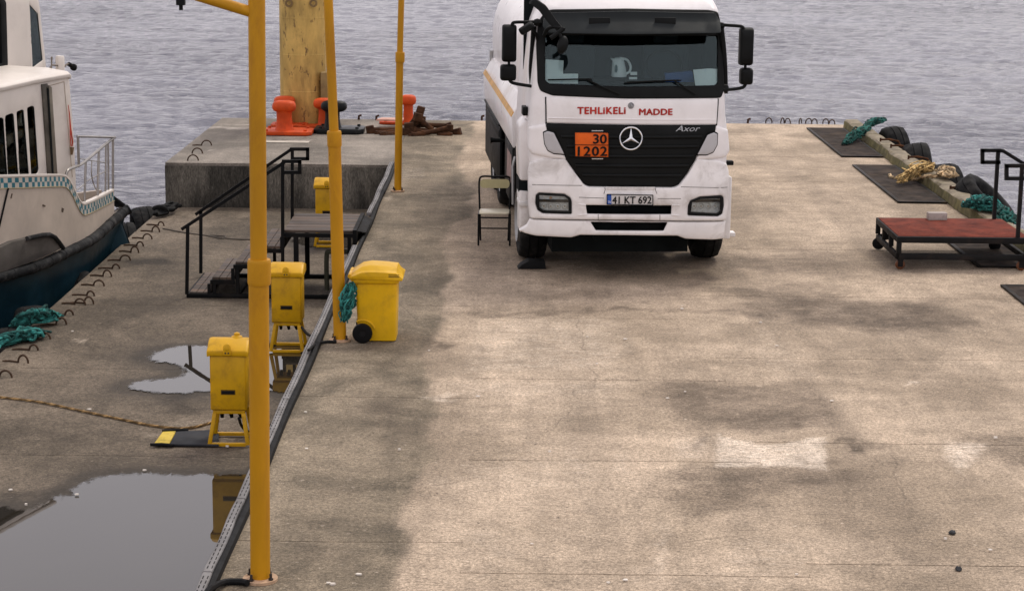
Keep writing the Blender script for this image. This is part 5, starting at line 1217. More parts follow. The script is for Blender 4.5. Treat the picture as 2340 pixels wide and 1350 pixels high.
# bumper
bu_px = [(1212, 372), (1240, 364), (1293, 364), (1306, 384), (1335, 423), (1346, 428), (1430, 429), (1540, 430), (1552, 425), (1574, 396), (1592, 364), (1640, 367), (1661, 374), (1666, 392), (1665, 470), (1660, 503), (1430, 503), (1212, 499), (1208, 470), (1207, 392)]
hl_l = [(1225, 446), (1232, 441), (1290, 444), (1303, 452), (1306, 460), (1306, 489), (1240, 487), (1229, 480), (1224, 465)]
hl_r = [(1653, 451), (1648, 447), (1600, 450), (1578, 459), (1573, 470), (1572, 492), (1640, 494), (1650, 489), (1654, 470)]
slot1 = [(1339, 469), (1535, 470), (1534, 490), (1342, 489)]
slot2 = [(1350, 504), (1526, 506), (1517, 527), (1362, 526)]
m_ = panel(TP(bu_px, ybump, .02), ybump, thick=.10, holes=[TP(hl_l, ybump, .012), TP(hl_r, ybump, .012), TP(slot1, ybump, .01)], r=.022, step=.035, grid=.06); bum = m_.build('bumper', [M_wdirty, M_trim], truck, smooth=50)
lo_px = [(1212, 502), (1430, 506), (1659, 506), (1656, 530), (1654, 545), (1630, 548), (1567, 546), (1548, 539), (1430, 538), (1326, 537), (1306, 543), (1225, 539), (1200, 533), (1186, 527), (1205, 515)]
m_ = panel(TP(lo_px, off(ybump, -.01), .01), off(ybump, -.012), thick=.10, holes=[TP([(1350, 508), (1526, 509), (1517, 528), (1362, 527)], ybump, .01)], r=.018, step=.035, grid=.06); m_.build('bumper_skirt', [M_wdirty, M_trim], truck, smooth=50)
bk = MB(); a, b_ = T(1330, 530, .14), T(1545, 466, .14); bk.bb(a[0], b_[0], .16, .17, a[1], b_[1]); bk.build('intake_backing', M_in, truck)
# recess lip round the upper intake
for pts in (((1322, 467), (1338, 469)), ((1342, 490), (1322, 492)), ((1535, 470), (1552, 469)), ((1552, 493), (1534, 491))):
    P = [T(x, y, ybump) for x, y in pts]; m_ = MB(); m_.tube([(x, ybump(x, z)-.002, z) for x, z in P], .008, 6); m_.build('intake_lip', M_wdirty, bum)
def seam(pts, yf, name='panel_gap', r=.0035, d=.0):
    P = [T(x, y, yf) for x, y in pts]; m_ = MB(); out = []
    for (a, c), (a2, c2) in zip(P[:-1], P[1:]):
        for k in range(8): t = k/8; out.append((a+(a2-a)*t, yf(a+(a2-a)*t, c+(c2-c)*t)+d, c+(c2-c)*t))
    out.append((P[-1][0], yf(*P[-1])+d, P[-1][1])); m_.tube(out, r, 5); m_.build(name, M('gap_dark', (.12, .11, .1), .8), bum)
for pts in (((1216, 422), (1330, 424)), ((1556, 427), (1662, 428)), ((1382, 429), (1383, 433), (1380, 443)), ((1497, 429), (1498, 434), (1501, 443)), ((1367, 490), (1367, 503)), ((1508, 491), (1508, 503)), ((1323, 451), (1380, 453)), ((1503, 454), (1556, 454))): seam(pts, ybump)
a, b_ = T(1384, 433, ybump), T(1496, 427, ybump); n = 34
tp_ = MB()
for k in range(n): x = a[0]+(b_[0]-a[0])*(k+.5)/n; tp_.box((x, ybump(x, a[1])-.004, (a[1]+b_[1])/2), (.011, .012, .03))
o = tp_.build('step_tread', M_wdirty, bum); tag(o, kind='stuff')
# headlights
for pts, inn, up_, dn, flip in ((hl_l, [(1232, 446), (1290, 449), (1299, 456), (1300, 483), (1242, 481), (1233, 474)], [(1233, 447), (1289, 450), (1297, 456), (1234, 456)], [(1234, 461), (1298, 462), (1298, 482), (1243, 480), (1235, 474)], 1),
                                (hl_r, [(1646, 453), (1601, 455), (1582, 462), (1579, 485), (1638, 488), (1646, 481)], [(1645, 453), (1602, 455), (1584, 462), (1644, 462)], [(1643, 467), (1581, 467), (1580, 485), (1637, 487), (1644, 480)], -1)):
    hl = panel(TP(pts, ybump, .012), lambda x, z: ybump(x, z)-.004, thick=.03, holes=[TP(inn, ybump, .006)], r=.008, step=.02, grid=.05).build('headlight', M_trim, truck, smooth=50)
    panel(TP(inn, ybump, .004), lambda x, z: ybump(x, z)+.045, thick=.01, r=0, step=.03, grid=.06).build('reflector_back', M('reflector', (.9, .88, .86), .35, .1, var=.2, vs_=30, bmp=.8, bscale=70, bdist=.01), hl, smooth=50)
    cu_ = TP(up_, ybump); cx = np.mean([p[0] for p in cu_]); cz_ = np.mean([p[1] for p in cu_])
    m_ = MB(); q0, q1 = T(pts[0][0]+flip*8, 459, ybump), T(pts[0][0]+flip*74, 460, ybump); m_.bar((q0[0], ybump(*q0)+.02, q0[1]), (q1[0], ybump(*q1)+.02, q1[1]), .03, .02, (0, 1, 0)); m_.build('divider', M_trim, hl)
    for k in range(4):
        px = pts[0][0]+flip*(18+k*16); q = T(px, 472, ybump); y_ = ybump(*q)+.04
        m_ = MB(); m_.lathe([(.032, -.012), (.028, .004), (.016, .016), (.0, .02)], 18, (q[0], y_, q[1]), rot('X', -90)); m_.build('bowl', M('bowl_bright', (.85, .84, .82), .2, .25, var=.1), hl)
        m_ = MB(); m_.lathe([(0, -.03), (.008, -.028), (.009, -.01), (0, 0)], 12, (q[0], y_, q[1]), rot('X', -90)); m_.build('bulb', M('bulb_warm', (.62, .5, .36), .25), hl)
    q = T(pts[0][0]+flip*34, 453, ybump); m_ = MB(); m_.lathe([(0, -.02), (.014, -.016), (.018, .0), (0, .02)], 14, (q[0], ybump(*q)+.045, q[1]), rot('X', -90)); m_.build('indicator_bulb', M('bulb_amber', (.6, .32, .14), .3), hl)
    panel(TP(inn, ybump, .006), lambda x, z: ybump(x, z)+.002, thick=.004, r=0, step=.03, grid=.06).build('lens', mlens, hl, smooth=60)
# number plate
pl = [T(x, y, off(ybump, .02)) for x, y in ((1387, 444), (1492, 446), (1492, 469), (1387, 467))]; yp = -.03; fp = lambda x, z: yp
m_ = MB(); m_.prism([(x, yp, z) for x, z in pl], (0, .012, 0)); npo = m_.build('number_plate', M('plate_white', (.62, .60, .58), .4, var=.06), truck, bevel=.002)
m_ = MB(); e1 = [T(x, y, fp) for x, y in ((1388, 445), (1397, 445), (1397, 467), (1388, 467))]; m_.prism([(x, yp-.003, z) for x, z in e1], (0, .002, 0)); m_.build('country_band', M('band_blue', (.02, .09, .42), .4), npo)
put_text('41 KT 692', 1399, 1489, 457.5, 17, M_blackl, npo, fp, .022, .004, 1.0)
put_text('TR', 1389, 1396, 462, 5, M('band_white', (.75, .75, .75), .5), npo, fp, 0, .0045)
for (x0_, y0_, x1_, y1_) in ((1387, 444, 1492, 446), (1492, 446, 1492, 469), (1492, 469, 1387, 467), (1387, 467, 1387, 444)):
    a, b_ = T(x0_, y0_, fp), T(x1_, y1_, fp); m_ = MB(); m_.bar((a[0], yp-.003, a[1]), (b_[0], yp-.003, b_[1]), .009, .009, (0, 1, 0)); m_.build('plate_frame', M_trim, npo)

# wipers
for pts in (((1416, 216), (1370, 196), (1340, 181), (1252, 183)), ((1590, 216), (1558, 196), (1540, 184), (1428, 189))):
    yw = off(ycab, .035); P = [T(x, y, yw) for x, y in pts]; m_ = MB(); m_.tube([(x, yw(x, z), z) for x, z in P[:3]], .010, 6); m_.tube([(P[2][0], yw(*P[2]), P[2][1])]+[(P[3][0], yw(*P[3]), P[3][1])], .009, 6)
    m_.tube([(x, yw(x, z), z) for x, z in (P[2], ((P[2][0]*2-P[3][0]*.15-P[2][0]*.85), P[2][1]))], .009, 6); m_.build('wiper', M_trim, truck)

# mirrors
def mirror_box(px0, py0, px1, py1, y, dep, r, parent, name, tilt=0):
    a, b_ = T(px0, py1, y), T(px1, py0, y); c = ((a[0]+b_[0])/2, (a[1]+b_[1])/2); w, h = abs(b_[0]-a[0])/2, abs(b_[1]-a[1])/2
    poly = round_poly([(-w, -h), (w, -h), (w, h), (-w, h)], r); R = rot('Y', tilt)
    def rg(k, yy): return [Vector((c[0], yy, c[1]))+R @ Vector((x*k, 0, z*k)) for x, z in poly]
    m_ = MB(); m_.rings([rg(.55, y-dep*.5), rg(.85, y-dep*.42), rg(.97, y-dep*.2), rg(1, y), rg(1, y+dep*.4), rg(.97, y+dep*.5)]); o = m_.build(name, M_trim, parent, smooth=50)
    g_ = MB(); g_.rings([rg(.9, y+dep*.5+.002), rg(.9, y+dep*.5+.006)]); g_.build('mirror_glass', M('mirror_silver', (.7, .72, .74), .04, 1, var=0, bmp=0), o)
    return o
def arm_tube(pts, r, parent, name='mirror_arm'):
    P = [(T(x, y, yy)[0], yy, T(x, y, yy)[1]) for x, y, yy in pts]; m_ = MB(); m_.tube(smoothpath(P, 5), r, 10); return m_.build(name, M_trim, parent)
ml = mirror_box(1147, 57, 1181, 142, .42, .14, .035, truck, 'main_mirror'); mirror_box(1143, 148, 1180, 185, .42, .13, .04, truck, 'wide_mirror')
mr = mirror_box(1688, 64, 1723, 150, .42, .14, .035, truck, 'main_mirror'); mirror_box(1690, 156, 1721, 194, .42, .13, .04, truck, 'wide_mirror')
arm_tube([(1228, 50, .45), (1205, 51, .42), (1175, 52, .40), (1170, 60, .40)], .019, truck); arm_tube([(1232, 200, .3), (1205, 196, .36), (1172, 190, .40), (1164, 182, .40)], .019, truck); arm_tube([(1163, 140, .42), (1163, 150, .42)], .016, truck)
arm_tube([(1646, 57, .45), (1670, 59, .42), (1694, 61, .40), (1700, 68, .40)], .019, truck); arm_tube([(1650, 206, .3), (1678, 204, .36), (1698, 200, .40), (1704, 192, .40)], .019, truck); arm_tube([(1703, 148, .42), (1703, 158, .42)], .016, truck)
for (x, y, yy, r) in ((1228, 52, .45, .05), (1230, 196, .36, .06), (1647, 60, .45, .05), (1655, 203, .36, .06)):
    q = T(x, y, yy); m_ = MB(); m_.lathe([(0, -r*.9), (r*.7, -r*.7), (r, 0), (r*.7, r*.7), (0, r*.9)], 14, (q[0], yy, q[1])); m_.build('mirror_hinge', M_trim, truck)
# kerb mirror on its bracket over the left top corner
br = [(1213, 4, .18), (1218, 2, .16), (1240, 18, .1), (1262, 48, .02), (1285, 72, -.06)]
P = [Vector((T(x, y, yy)[0], yy, T(x, y, yy)[1])) for x, y, yy in br]; m_ = MB()
m_.rings([[p+Vector((dx, dy, dz)) for dx, dy, dz in ((-w, 0, -.035), (w, -.02, .012), (w*.6, .04, .035), (-w, .04, -.01))] for p, w in zip(P, (.02, .035, .045, .04, .02))]); m_.build('mirror_bracket', M_trim, truck, bevel=.008)
arm_tube([(1243, 82, .2), (1252, 66, .1), (1268, 62, .0), (1290, 68, -.06)], .022, truck); arm_tube([(1288, 66, -.06), (1270, 80, -.07), (1258, 88, -.07)], .026, truck); arm_tube([(1276, 74, -.07), (1284, 90, -.08)], .02, truck)
q = T(1286, 103, -.10); m_ = MB(); rr_ = [(.0, .045), (.06, .035), (.085, .0), (.085, -.02), (.0, -.022)]
m_.lathe(rr_, 24, (0, 0, 0), rot('Y', 20) @ rot('X', 78)); m_.v = [(p[0]*.72+q[0]+p[2]*.18, p[1]-.10, p[2]*1.18+q[1]) for p in m_.v]; m_.build('kerb_mirror', M_trim, truck, smooth=60)
q = T(1204, 66, .3); m_ = MB(); m_.rings([[Vector((q[0], .3, q[1]))+rot('Y', -32) @ Vector((x*k, yy, z*k)) for x, z in round_poly([(-.09, -.04), (.09, -.04), (.09, .045), (-.09, .045)], .03)] for k, yy in ((.7, -.05), (1, -.01), (1, .05))]); m_.build('side_mirror', M_trim, truck, bevel=.006)
arm_tube([(1218, 70, .35), (1225, 78, .4), (1228, 92, .42)], .016, truck)

# left door edge, side seal, step and corner deflector
sid = MB(); P = [(1222, 60), (1219, 110), (1216, 160), (1219, 200)]
sid.tube(smoothpath([(T(x, y, .5)[0]-.01, .5, T(x, y, .5)[1]) for x, y in P], 5), .03, 8); sid.build('door_seal', M_trim, truck)
P = [(1648, 66), (1653, 110), (1656, 160), (1657, 214)]
sid = MB(); sid.tube(smoothpath([(T(x, y, .42)[0]+.005, .42, T(x, y, .42)[1]) for x, y in P], 5), .028, 8); sid.build('door_seal', M_trim, truck)
q = T(1206, 254, .55); m_ = MB(); m_.bb(q[0]-.06, q[0]-.005, .5, .72, q[1]-.05, q[1]+.05); m_.build('door_handle', M_trim, truck, bevel=.01)
ylow = .62
m_ = MB(); pts = [T(x, y, ylow) for x, y in ((1185, 285), (1200, 270), (1213, 285), (1213, 365), (1212, 410), (1186, 410), (1184, 340))]; m_.prism([(x, .50, z) for x, z in pts], (0, .5, 0)); m_.build('corner_deflector', M_white, truck, bevel=.03, seg=3)
m_ = MB(); pts = [T(x, y, ylow) for x, y in ((1185, 432), (1210, 434), (1210, 500), (1186, 526), (1186, 470))]; m_.prism([(x, .45, z) for x, z in pts], (0, .45, 0)); m_.build('entry_step', M_wdirty, truck, bevel=.012)
a, b_ = T(1186, 466, .44), T(1210, 461, .44); m_ = MB(); m_.bb(a[0], b_[0], .42, .80, a[1]-.03, b_[1]); m_.build('step_board', M('step_pale', (.7, .68, .66), .5), truck, bevel=.01)
m_ = MB(); a, b_ = T(1184, 436, .60), T(1211, 408, .60); m_.bb(a[0], b_[0], .52, .9, a[1], b_[1]); m_.build('wheel_arch_gap', M_in, truck)
a, b_ = T(1660, 545, .5), T(1668, 400, .5); m_ = MB(); m_.bb(a[0]-.2, b_[0]+.0, .35, .9, a[1]+.02, b_[1]); m_.build('entry_step', M_wdirty, truck, bevel=.02)
a = T(1671, 536, .5); m_ = MB(); m_.bb(a[0]-.06, a[0]+.03, .4, .55, a[1]-.01, a[1]+.04); m_.build('step_end', M_wdirty, truck, bevel=.008)
a = T(1673, 372, .5); m_ = MB(); m_.bb(a[0]-.08, a[0]+.01, .45, .55, a[1]-.025, a[1]+.025); m_.build('side_marker', M_trim, truck, bevel=.008)

# wheels
def wheel(x, y, R, W, name='wheel'):
    q = rot('Y', 90); t_ = moved(tyre_mb(R, W), (x, y, R+.002), q).build(name, M_tyre, truck, smooth=45)
    s_ = 1 if x > 0 else -1; m_ = MB(); m_.lathe([(.0, .02), (.09, .03), (.10, .01), (R*.42, -.02), (R*.5, .05), (R*.6, .09), (R*.6, -.1), (0, -.1)], 28, (x+s_*W*.3, y, R+.002), rot('Y', 90*s_)); m_.build('rim', M('rim_grey', (.3, .3, .3), .5, .4, dirt=(.1, .08, .06), dirt_amt=.6), t_)
    return t_
lx = T(1216, 584, 1.38)[0]; rx = T(1613, 584, 1.38)[0]
wheel(lx, 1.56, .50, .31); wheel(rx, 1.56, .50, .31)
for y in (5.6, 6.95):
    for s_ in (-1, 1): wheel(s_*.85, y, .50, .46)
ck = T(1206, 592, 1.0); m_ = MB(); m_.prism([(ck[0]-.13, 0, .002), (ck[0]+.2, 0, .002), (ck[0]+.19, 0, .09), (ck[0]+.0, 0, .10), (ck[0]-.09, 0, .05)], (0, .2, 0)); ckm = m_.build('wheel_chock', M_black, None, bevel=.006, origin=(ck[0], 0, 0))
ckm.location = TM @ Vector((ck[0], .80, 0)); ckm.rotation_euler = (0, 0, YAW); tag(ckm, 'black rubber wheel chock at the truck front tyre nearest the chair', 'wheel chock')
# chassis, axle, tank, side boxes
def tb(name, mat, *a, bev=.01): m_ = MB(); m_.bb(*a); return m_.build(name, mat, truck, bevel=bev)
tb('chassis_rail', M_in, -.45, -.35, .3, 8.6, .62, .9); tb('chassis_rail', M_in, .35, .45, .3, 8.6, .62, .9); tb('front_axle', M_in, -.95, .95, 1.48, 1.64, .42, .56); tb('engine_underside', M_in, -.34, .34, .35, 2.0, .42, 1.0); tb('front_light_block', M_in, -.80, .80, .62, 2.0, .24, .5); tb('belly_light_block', M_in, -1.0, 1.0, 2.05, 4.9, .30, .5); tb('mid_light_block', M_in, -.7, .7, 2.0, 4.2, .35, .95); tb('rear_light_block', M_in, -.6, .6, 5.2, 7.3, .3, .95)  # underbody boxes and pans added to block light beneath the truck
m_ = MB(); rg = []
for y, k in ((2.55, .2), (2.58, .8), (2.66, .97), (2.8, 1.0), (8.6, 1.0), (8.74, .97), (8.82, .8), (8.85, .2)):
    rg.append([Vector((1.0*k*math.copysign(abs(math.cos(a))**.75, math.cos(a)), y, 2.12+.98*k*math.copysign(abs(math.sin(a))**.8, math.sin(a)))) for a in [2*math.pi*j/40 for j in range(40)]])
m_.rings(rg); m_.build('tank', M_white, truck, smooth=50)
prof = [(-1.13, 1.22), (-1.15, 1.60), (-1.02, 1.84), (-.86, 1.84), (-.82, 1.5), (-.86, 1.22)]
m_ = MB(); m_.rings([[Vector((x, y, z)) for x, z in prof] for y in (2.45, 8.4)]); m_.build('side_cabinet', M_white, truck, bevel=.015)
m_ = MB(); m_.rings([[Vector((x, y, z)) for x, z in ((-1.151, 1.60), (-1.118, 1.66), (-1.126, 1.668), (-1.158, 1.606))] for y in (2.47, 8.38)]); m_.build('side_stripe', M('stripe_amber', (.62, .34, .09), .5), truck)
m_ = MB(); m_.rings([[Vector((-x, y, z)) for x, z in prof] for y in (2.45, 8.4)]); m_.build('side_cabinet', M_white, truck, bevel=.015)
tb('side_guard', M_trim, -1.05, -.99, 2.48, 2.53, .62, 1.2); tb('tool_box', M_trim, -1.13, -.65, 2.56, 3.55, .48, 1.2, bev=.02); tb('side_guard', M_trim, -1.11, -1.05, 3.7, 4.1, .6, 1.2); tb('side_skirt', M_trim, -1.125, -1.085, 4.9, 8.2, .42, 1.2); tb('skirt_lip', M_trim, -1.15, -1.084, 4.88, 8.22, 1.2, 1.23); tb('mudguard', M_trim, -1.14, -.6, 4.95, 7.7, 1.04, 1.14); tb('fuel_tank', M_trim, .7, 1.22, 2.6, 4.2, .5, 1.15, bev=.05)
m_ = MB(); m_.prism([(-1.10, 2.4, .5), (-1.10, 2.44, 1.24), (-.8, 2.44, 1.24), (-.8, 2.4, .5)], (0, .05, 0)); m_.build('front_guard', M_trim, truck)
lb = MB(); lb.bb(-1.133, -1.1305, 2.65, 3.4, .75, 1.1); lb.build('faded_label', M('label_pink', (.35, .24, .22), .6, var=.3, vs_=10, dirt=(.1, .08, .08), dirt_amt=.6), truck)
m_ = MB(); m_.tube([(-1.12, 2.38, .52), (-1.13, 2.38, 1.0), (-1.10, 2.38, 1.12)], .02, 8); m_.build('guard_tube', M('dull_steel', (.4, .4, .4), .4, .7), truck)
m_ = MB(); m_.tube([(-1.06, 4.5, 1.05), (-1.24, 4.5, 1.06), (-1.28, 4.5, 1.06)], [.02, .03, .045], 8); m_.build('lamp_stalk', M_trim, truck)
m_ = MB(); m_.tube([(-1.02, 8.42, 1.3), (-1.03, 8.42, 1.95)], .03, 8); m_.build('rear_grab_bar', M('dull_steel', (.4, .4, .4), .4, .7), truck)

# things behind the windscreen
def in_cab(mb, name, mat, label, cat, world_local=True, parent=None, bevel=0):
    o = mb.build(name, mat, parent, bevel=bevel)
    if parent is None: o.matrix_world = TM; tag(o, label, cat)
    return o
M_paper = M('paper_sheet', (.86, .87, .85), .7, var=.06, dirt=(.5, .6, .68), dirt_amt=.5, dirt_scale=12)
ypap = lambda x, z: ycab(x, z)+.03
def sheet(px, label, tilt=.05):
    P = [T(x, y, ypap) for x, y in px]; m_ = MB(); m_.prism([(x, ypap(x, z), z) for x, z in P], (0, .004, 0)); return in_cab(m_, 'paper_sheet', M_paper, label, 'paper')
sheet(((1247, 136), (1288, 139), (1286, 183), (1243, 183)), 'large white paper behind the windscreen at its left lower corner')
sheet(((1284, 169), (1321, 169), (1321, 192), (1246, 191), (1243, 184), (1284, 182)), 'low white paper strip at the windscreen foot, left side')
sheet(((1584, 160), (1618, 157), (1639, 158), (1641, 190), (1634, 195), (1589, 196)), 'white paper behind the windscreen at its right lower corner')
yd_ = .48
m_ = MB(); P = [T(x, y, yd_) for x, y in ((1519, 168), (1582, 163), (1588, 196), (1522, 194))]; m_.prism([(x, yd_, z) for x, z in P], (0, .09, 0)); in_cab(m_, 'blue_folder', M('folder_blue', (.015, .06, .22), .5), 'blue folder lying on the dashboard beside the right paper', 'folder', bevel=.006)
for pts, lab in ((((1441, 165), (1456, 165), (1456, 172), (1441, 172)), 'small white card on the dashboard, upper one beside the kettle'), (((1438, 177), (1456, 177), (1456, 182), (1438, 182)), 'small white card on the dashboard, lower one beside the kettle')):
    P = [T(x, y, yd_) for x, y in pts]; m_ = MB(); m_.prism([(x, yd_, z) for x, z in P], (0, .03, 0)); in_cab(m_, 'small_card', M_paper, lab, 'card')
kt = thing('kettle', 'white electric kettle standing on the dashboard behind the windscreen', 'kettle', TM @ Vector((0, 0, 0)), YAW)
kb = T(1416, 177, .52); kt_top = T(1418, 133, .52)[1]; hk = kt_top-kb[1]
Mk = M('kettle_white', (.82, .84, .84), .35, var=.04)
m_ = MB(); m_.rings([[Vector((kb[0]+dx+r*math.cos(a), .58+r*.8*math.sin(a), kb[1]+z*hk)) for a in [2*math.pi*j/24 for j in range(24)]] for z, r, dx in ((0, .085, 0), (.05, .09, 0), (.4, .083, -.005), (.75, .072, -.012), (.92, .06, -.015), (1.0, .035, -.01))]); m_.build('jug', Mk, kt, smooth=60)
m_ = MB(); m_.tube(smoothpath([(kb[0]+.0, .56, kb[1]+hk*.98), (kb[0]+.08, .56, kb[1]+hk*.9), (kb[0]+.125, .56, kb[1]+hk*.6), (kb[0]+.12, .56, kb[1]+hk*.3), (kb[0]+.075, .56, kb[1]+hk*.15)], 6), .014, 8); m_.build('handle', Mk, kt)
m_ = MB(); m_.prism([(kb[0]-.06, .52, kb[1]+hk*.95), (kb[0]-.105, .53, kb[1]+hk*.97), (kb[0]-.07, .53, kb[1]+hk*.75)], (0, .06, 0)); m_.build('spout', Mk, kt)
m_ = MB(); m_.rings([[Vector((kb[0]-.045+dx*.016, .497-.0, kb[1]+hk*(.45+dz*.22))) for dx, dz in ((-1, -.6), (0, -1), (1, -.4), (.9, .5), (0, 1), (-.8, .7))], [Vector((kb[0]-.045+dx*.016, .51, kb[1]+hk*(.45+dz*.22))) for dx, dz in ((-1, -.6), (0, -1), (1, -.4), (.9, .5), (0, 1), (-.8, .7))]]); m_.build('level_window', M('level_teal', (.05, .1, .11), .3), kt)

# =================================================================== BOAT AT THE LEFT QUAY
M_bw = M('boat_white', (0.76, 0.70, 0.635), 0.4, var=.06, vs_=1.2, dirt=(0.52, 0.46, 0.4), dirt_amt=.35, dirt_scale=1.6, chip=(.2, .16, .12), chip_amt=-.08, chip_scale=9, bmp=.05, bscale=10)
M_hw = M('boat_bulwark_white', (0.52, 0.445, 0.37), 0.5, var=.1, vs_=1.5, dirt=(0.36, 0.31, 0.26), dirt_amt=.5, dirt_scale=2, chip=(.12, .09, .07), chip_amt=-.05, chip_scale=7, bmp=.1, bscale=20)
M_hull = M('hull_teal', (0.008, 0.029, 0.042), 0.35, var=.4, vs_=1.5, dirt=(0.02, 0.05, 0.06), dirt_amt=.35, dirt_scale=2, bmp=.1)
M_rub = M('rub_rail', (0.028, 0.03, 0.032), 0.7, var=.4, vs_=3, dirt=(0.11, 0.105, 0.10), dirt_amt=.6, dirt_scale=5, bmp=.7, bscale=22, bdist=.012)
M_teals = M('checker_teal', (0.03, 0.15, 0.19), .5, var=.2); M_pale = M('checker_pale', (0.52, 0.48, 0.42), .5, var=.1)
M_steel = M('rail_steel', (0.34, 0.32, 0.30), 0.35, .75, var=.2, dirt=(.15, .11, .07), dirt_amt=.3)
M_dkglass = M('boat_glass_dark', (0.012, 0.016, 0.02), 0.08, var=.2, bmp=0)
tube_px = [(-60, 648, -.36), (0, 633, -.36), (89, 607, -.36), (153, 577, -.355), (213, 546, -.34), (256, 508, -.30), (283, 485, -.25), (294, 478, -.22)]
TB = [GZ(x, y, z) for x, y, z in tube_px]
tip = TB[-1]
BA = math.radians(21); fw = Vector((math.sin(BA), math.cos(BA), 0)); rt = Vector((math.cos(BA), -math.sin(BA), 0))
aft = [TB[0]-fw*k for k in (5.0, 2.5)]
line = smoothpath(aft+TB, 6)                     # starboard rub rail, stern -> bow
boat = thing('passenger_boat', 'white passenger boat with checkered band moored at the left quay', 'boat', (tip.x-2.2, tip.y-5, ZW))
m_ = MB(); m_.tube([p for p in line], .07, 14); m_.build('rub_rail', M_rub, boat, world=True, smooth=60)
for k in range(len(aft)*6+2, len(line)-1, 3):   # lashings round the rail
    p = line[k]; d = (line[min(k+1, len(line)-1)]-line[k-1]).normalized(); m2 = MB(); m2.tube([p-d*.02, p+d*.02], .0735, 14); m2.build('rail_band', M_rub, boat, world=True)
def inset(L_, d):
    out = []
    for i, p in enumerate(L_):
        t = (L_[min(i+1, len(L_)-1)]-L_[max(i-1, 0)]); t.z = 0; t.normalize(); out.append(p+Vector((-t.y, t.x, 0))*d)
    return out
# mirrored port side
def mirror_pt(p): d = p-tip; la = d.dot(rt); return p-rt*(2*(la+0.12))
hullT = inset(line, .03); nh = len(line)
def hull_sec(k, p):
    f = k/(nh-1); inn = .10+.5*max(0, (f-.55)/.45)**1.5
    q = [p, p+Vector((0, 0, -.5))-rt*inn*.35, p+Vector((0, 0, -1.0))-rt*inn*.8, p+Vector((0, 0, -1.9))-rt*(inn*1.6+.2)]
    return q
st_ = [hull_sec(k, p) for k, p in enumerate(hullT)]
vs_, fs_ = [], []
for s_ in st_: vs_ += s_
for i in range(nh-1):
    for j in range(3): fs_.append((i*4+j, (i+1)*4+j, (i+1)*4+j+1, i*4+j+1))
b2 = len(vs_); vs_ += [mirror_pt(v) for v in vs_]
fs_ += [tuple(k+b2 for k in f[::-1]) for f in fs_]
for j in range(3): fs_.append(((nh-1)*4+j, b2+(nh-1)*4+j, b2+(nh-1)*4+j+1, (nh-1)*4+j+1)); fs_.append((j, j+1, b2+j+1, b2+j))
MB().add(vs_, fs_).build('hull', M_hull, boat, world=True, smooth=50)
# deck
dk = inset(line, .06); vd = [p+Vector((0, 0, .02)) for p in dk]+[mirror_pt(p)+Vector((0, 0, .02)) for p in dk]
MB().add(vd, [(i, i+1, nh+i+1, nh+i) for i in range(nh-1)]).build('deck', M('deck_grey', (.2, .18, .16), .8, dirt=(.1, .09, .08), dirt_amt=.5), boat, world=True)
# bulwark: traced top line stands on the rail
bl = [(p.x, p.y) for p in inset(line, .05)]
ext = [(bl[-1][0]+(bl[-1][0]-bl[-2][0])*6, bl[-1][1]+(bl[-1][1]-bl[-2][1])*6)]
top_px = [(-60, 407), (-30, 406), (0, 405), (40, 404), (80, 403), (115, 402), (140, 402), (150, 404), (158, 412), (166, 426), (174, 444), (181, 458), (187, 466), (193, 468), (202, 465), (220, 457), (240, 447), (260, 436)]
tops = [plan_hit(x, y, bl+ext) for x, y in top_px]
tops = [p for p in tops if p is not None]
k0 = tops[0]; back = [Vector((bl[0][0], bl[0][1], k0.z))]
tops = back+tops
def rail_z(p): i = min(range(nh), key=lambda k: (line[k].x-p.x)**2+(line[k].y-p.y)**2); return line[i].z+.03
tin = inset(tops, .06)
fl_ = .0
rg = []
for p, q in zip(tops, tin):
    z0 = rail_z(p); rg.append([Vector((p.x, p.y, z0)), p, Vector((q.x, q.y, p.z)), Vector((q.x, q.y, z0))])
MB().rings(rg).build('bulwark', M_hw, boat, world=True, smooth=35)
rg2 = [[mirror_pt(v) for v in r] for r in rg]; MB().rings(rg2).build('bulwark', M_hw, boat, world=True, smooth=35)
cap = [p+Vector((0, 0, .012))*1 for p in [(a+b_)/2 for a, b_ in zip(tops, tin)]]
m_ = MB(); m_.rings([[c+Vector((0, 0, -.01)) + (a-b_)*.62, c+Vector((0, 0, .014))+(a-b_)*.6, c+Vector((0, 0, .014))-(a-b_)*.6, c+Vector((0, 0, -.01))-(a-b_)*.62] for c, a, b_ in zip(cap, tops, tin)]); m_.build('cap_rail', M_bw, boat, world=True, smooth=40)
# checkered band
dens = []
for a, b_ in zip(tops[1:-1], tops[2:]):
    n = max(1, int(round((b_-a).length/.02)))
    for k in range(n): dens.append(a.lerp(b_, k/n))
dens.append(tops[-1]); so_ = inset(dens, -.004)
cum = [0]
for a, b_ in zip(dens[:-1], dens[1:]): cum.append(cum[-1]+(b_-a).length)
m_ = MB(); rows = ((-.012, -.072), (-.074, -.134)); cell = .075
for j, (za, zb_) in enumerate(rows):
    for i in range(len(so_)-1):
        m_.cur = (int(cum[i]/cell)+j) % 2
        p, q = so_[i], so_[i+1]; m_.add([p+Vector((0, 0, zb_)), q+Vector((0, 0, zb_)), q+Vector((0, 0, za)), p+Vector((0, 0, za))], [(0, 1, 2, 3)])
m_.build('checker_band', [M_teals, M_pale], boat, world=True, smooth=0, fix=False)
m_ = MB(); m_.tube([p+Vector((0, 0, -.142)) for p in so_], .007, 6); m_.build('band_beading', M('beading', (.35, .29, .17), .6), boat, world=True)
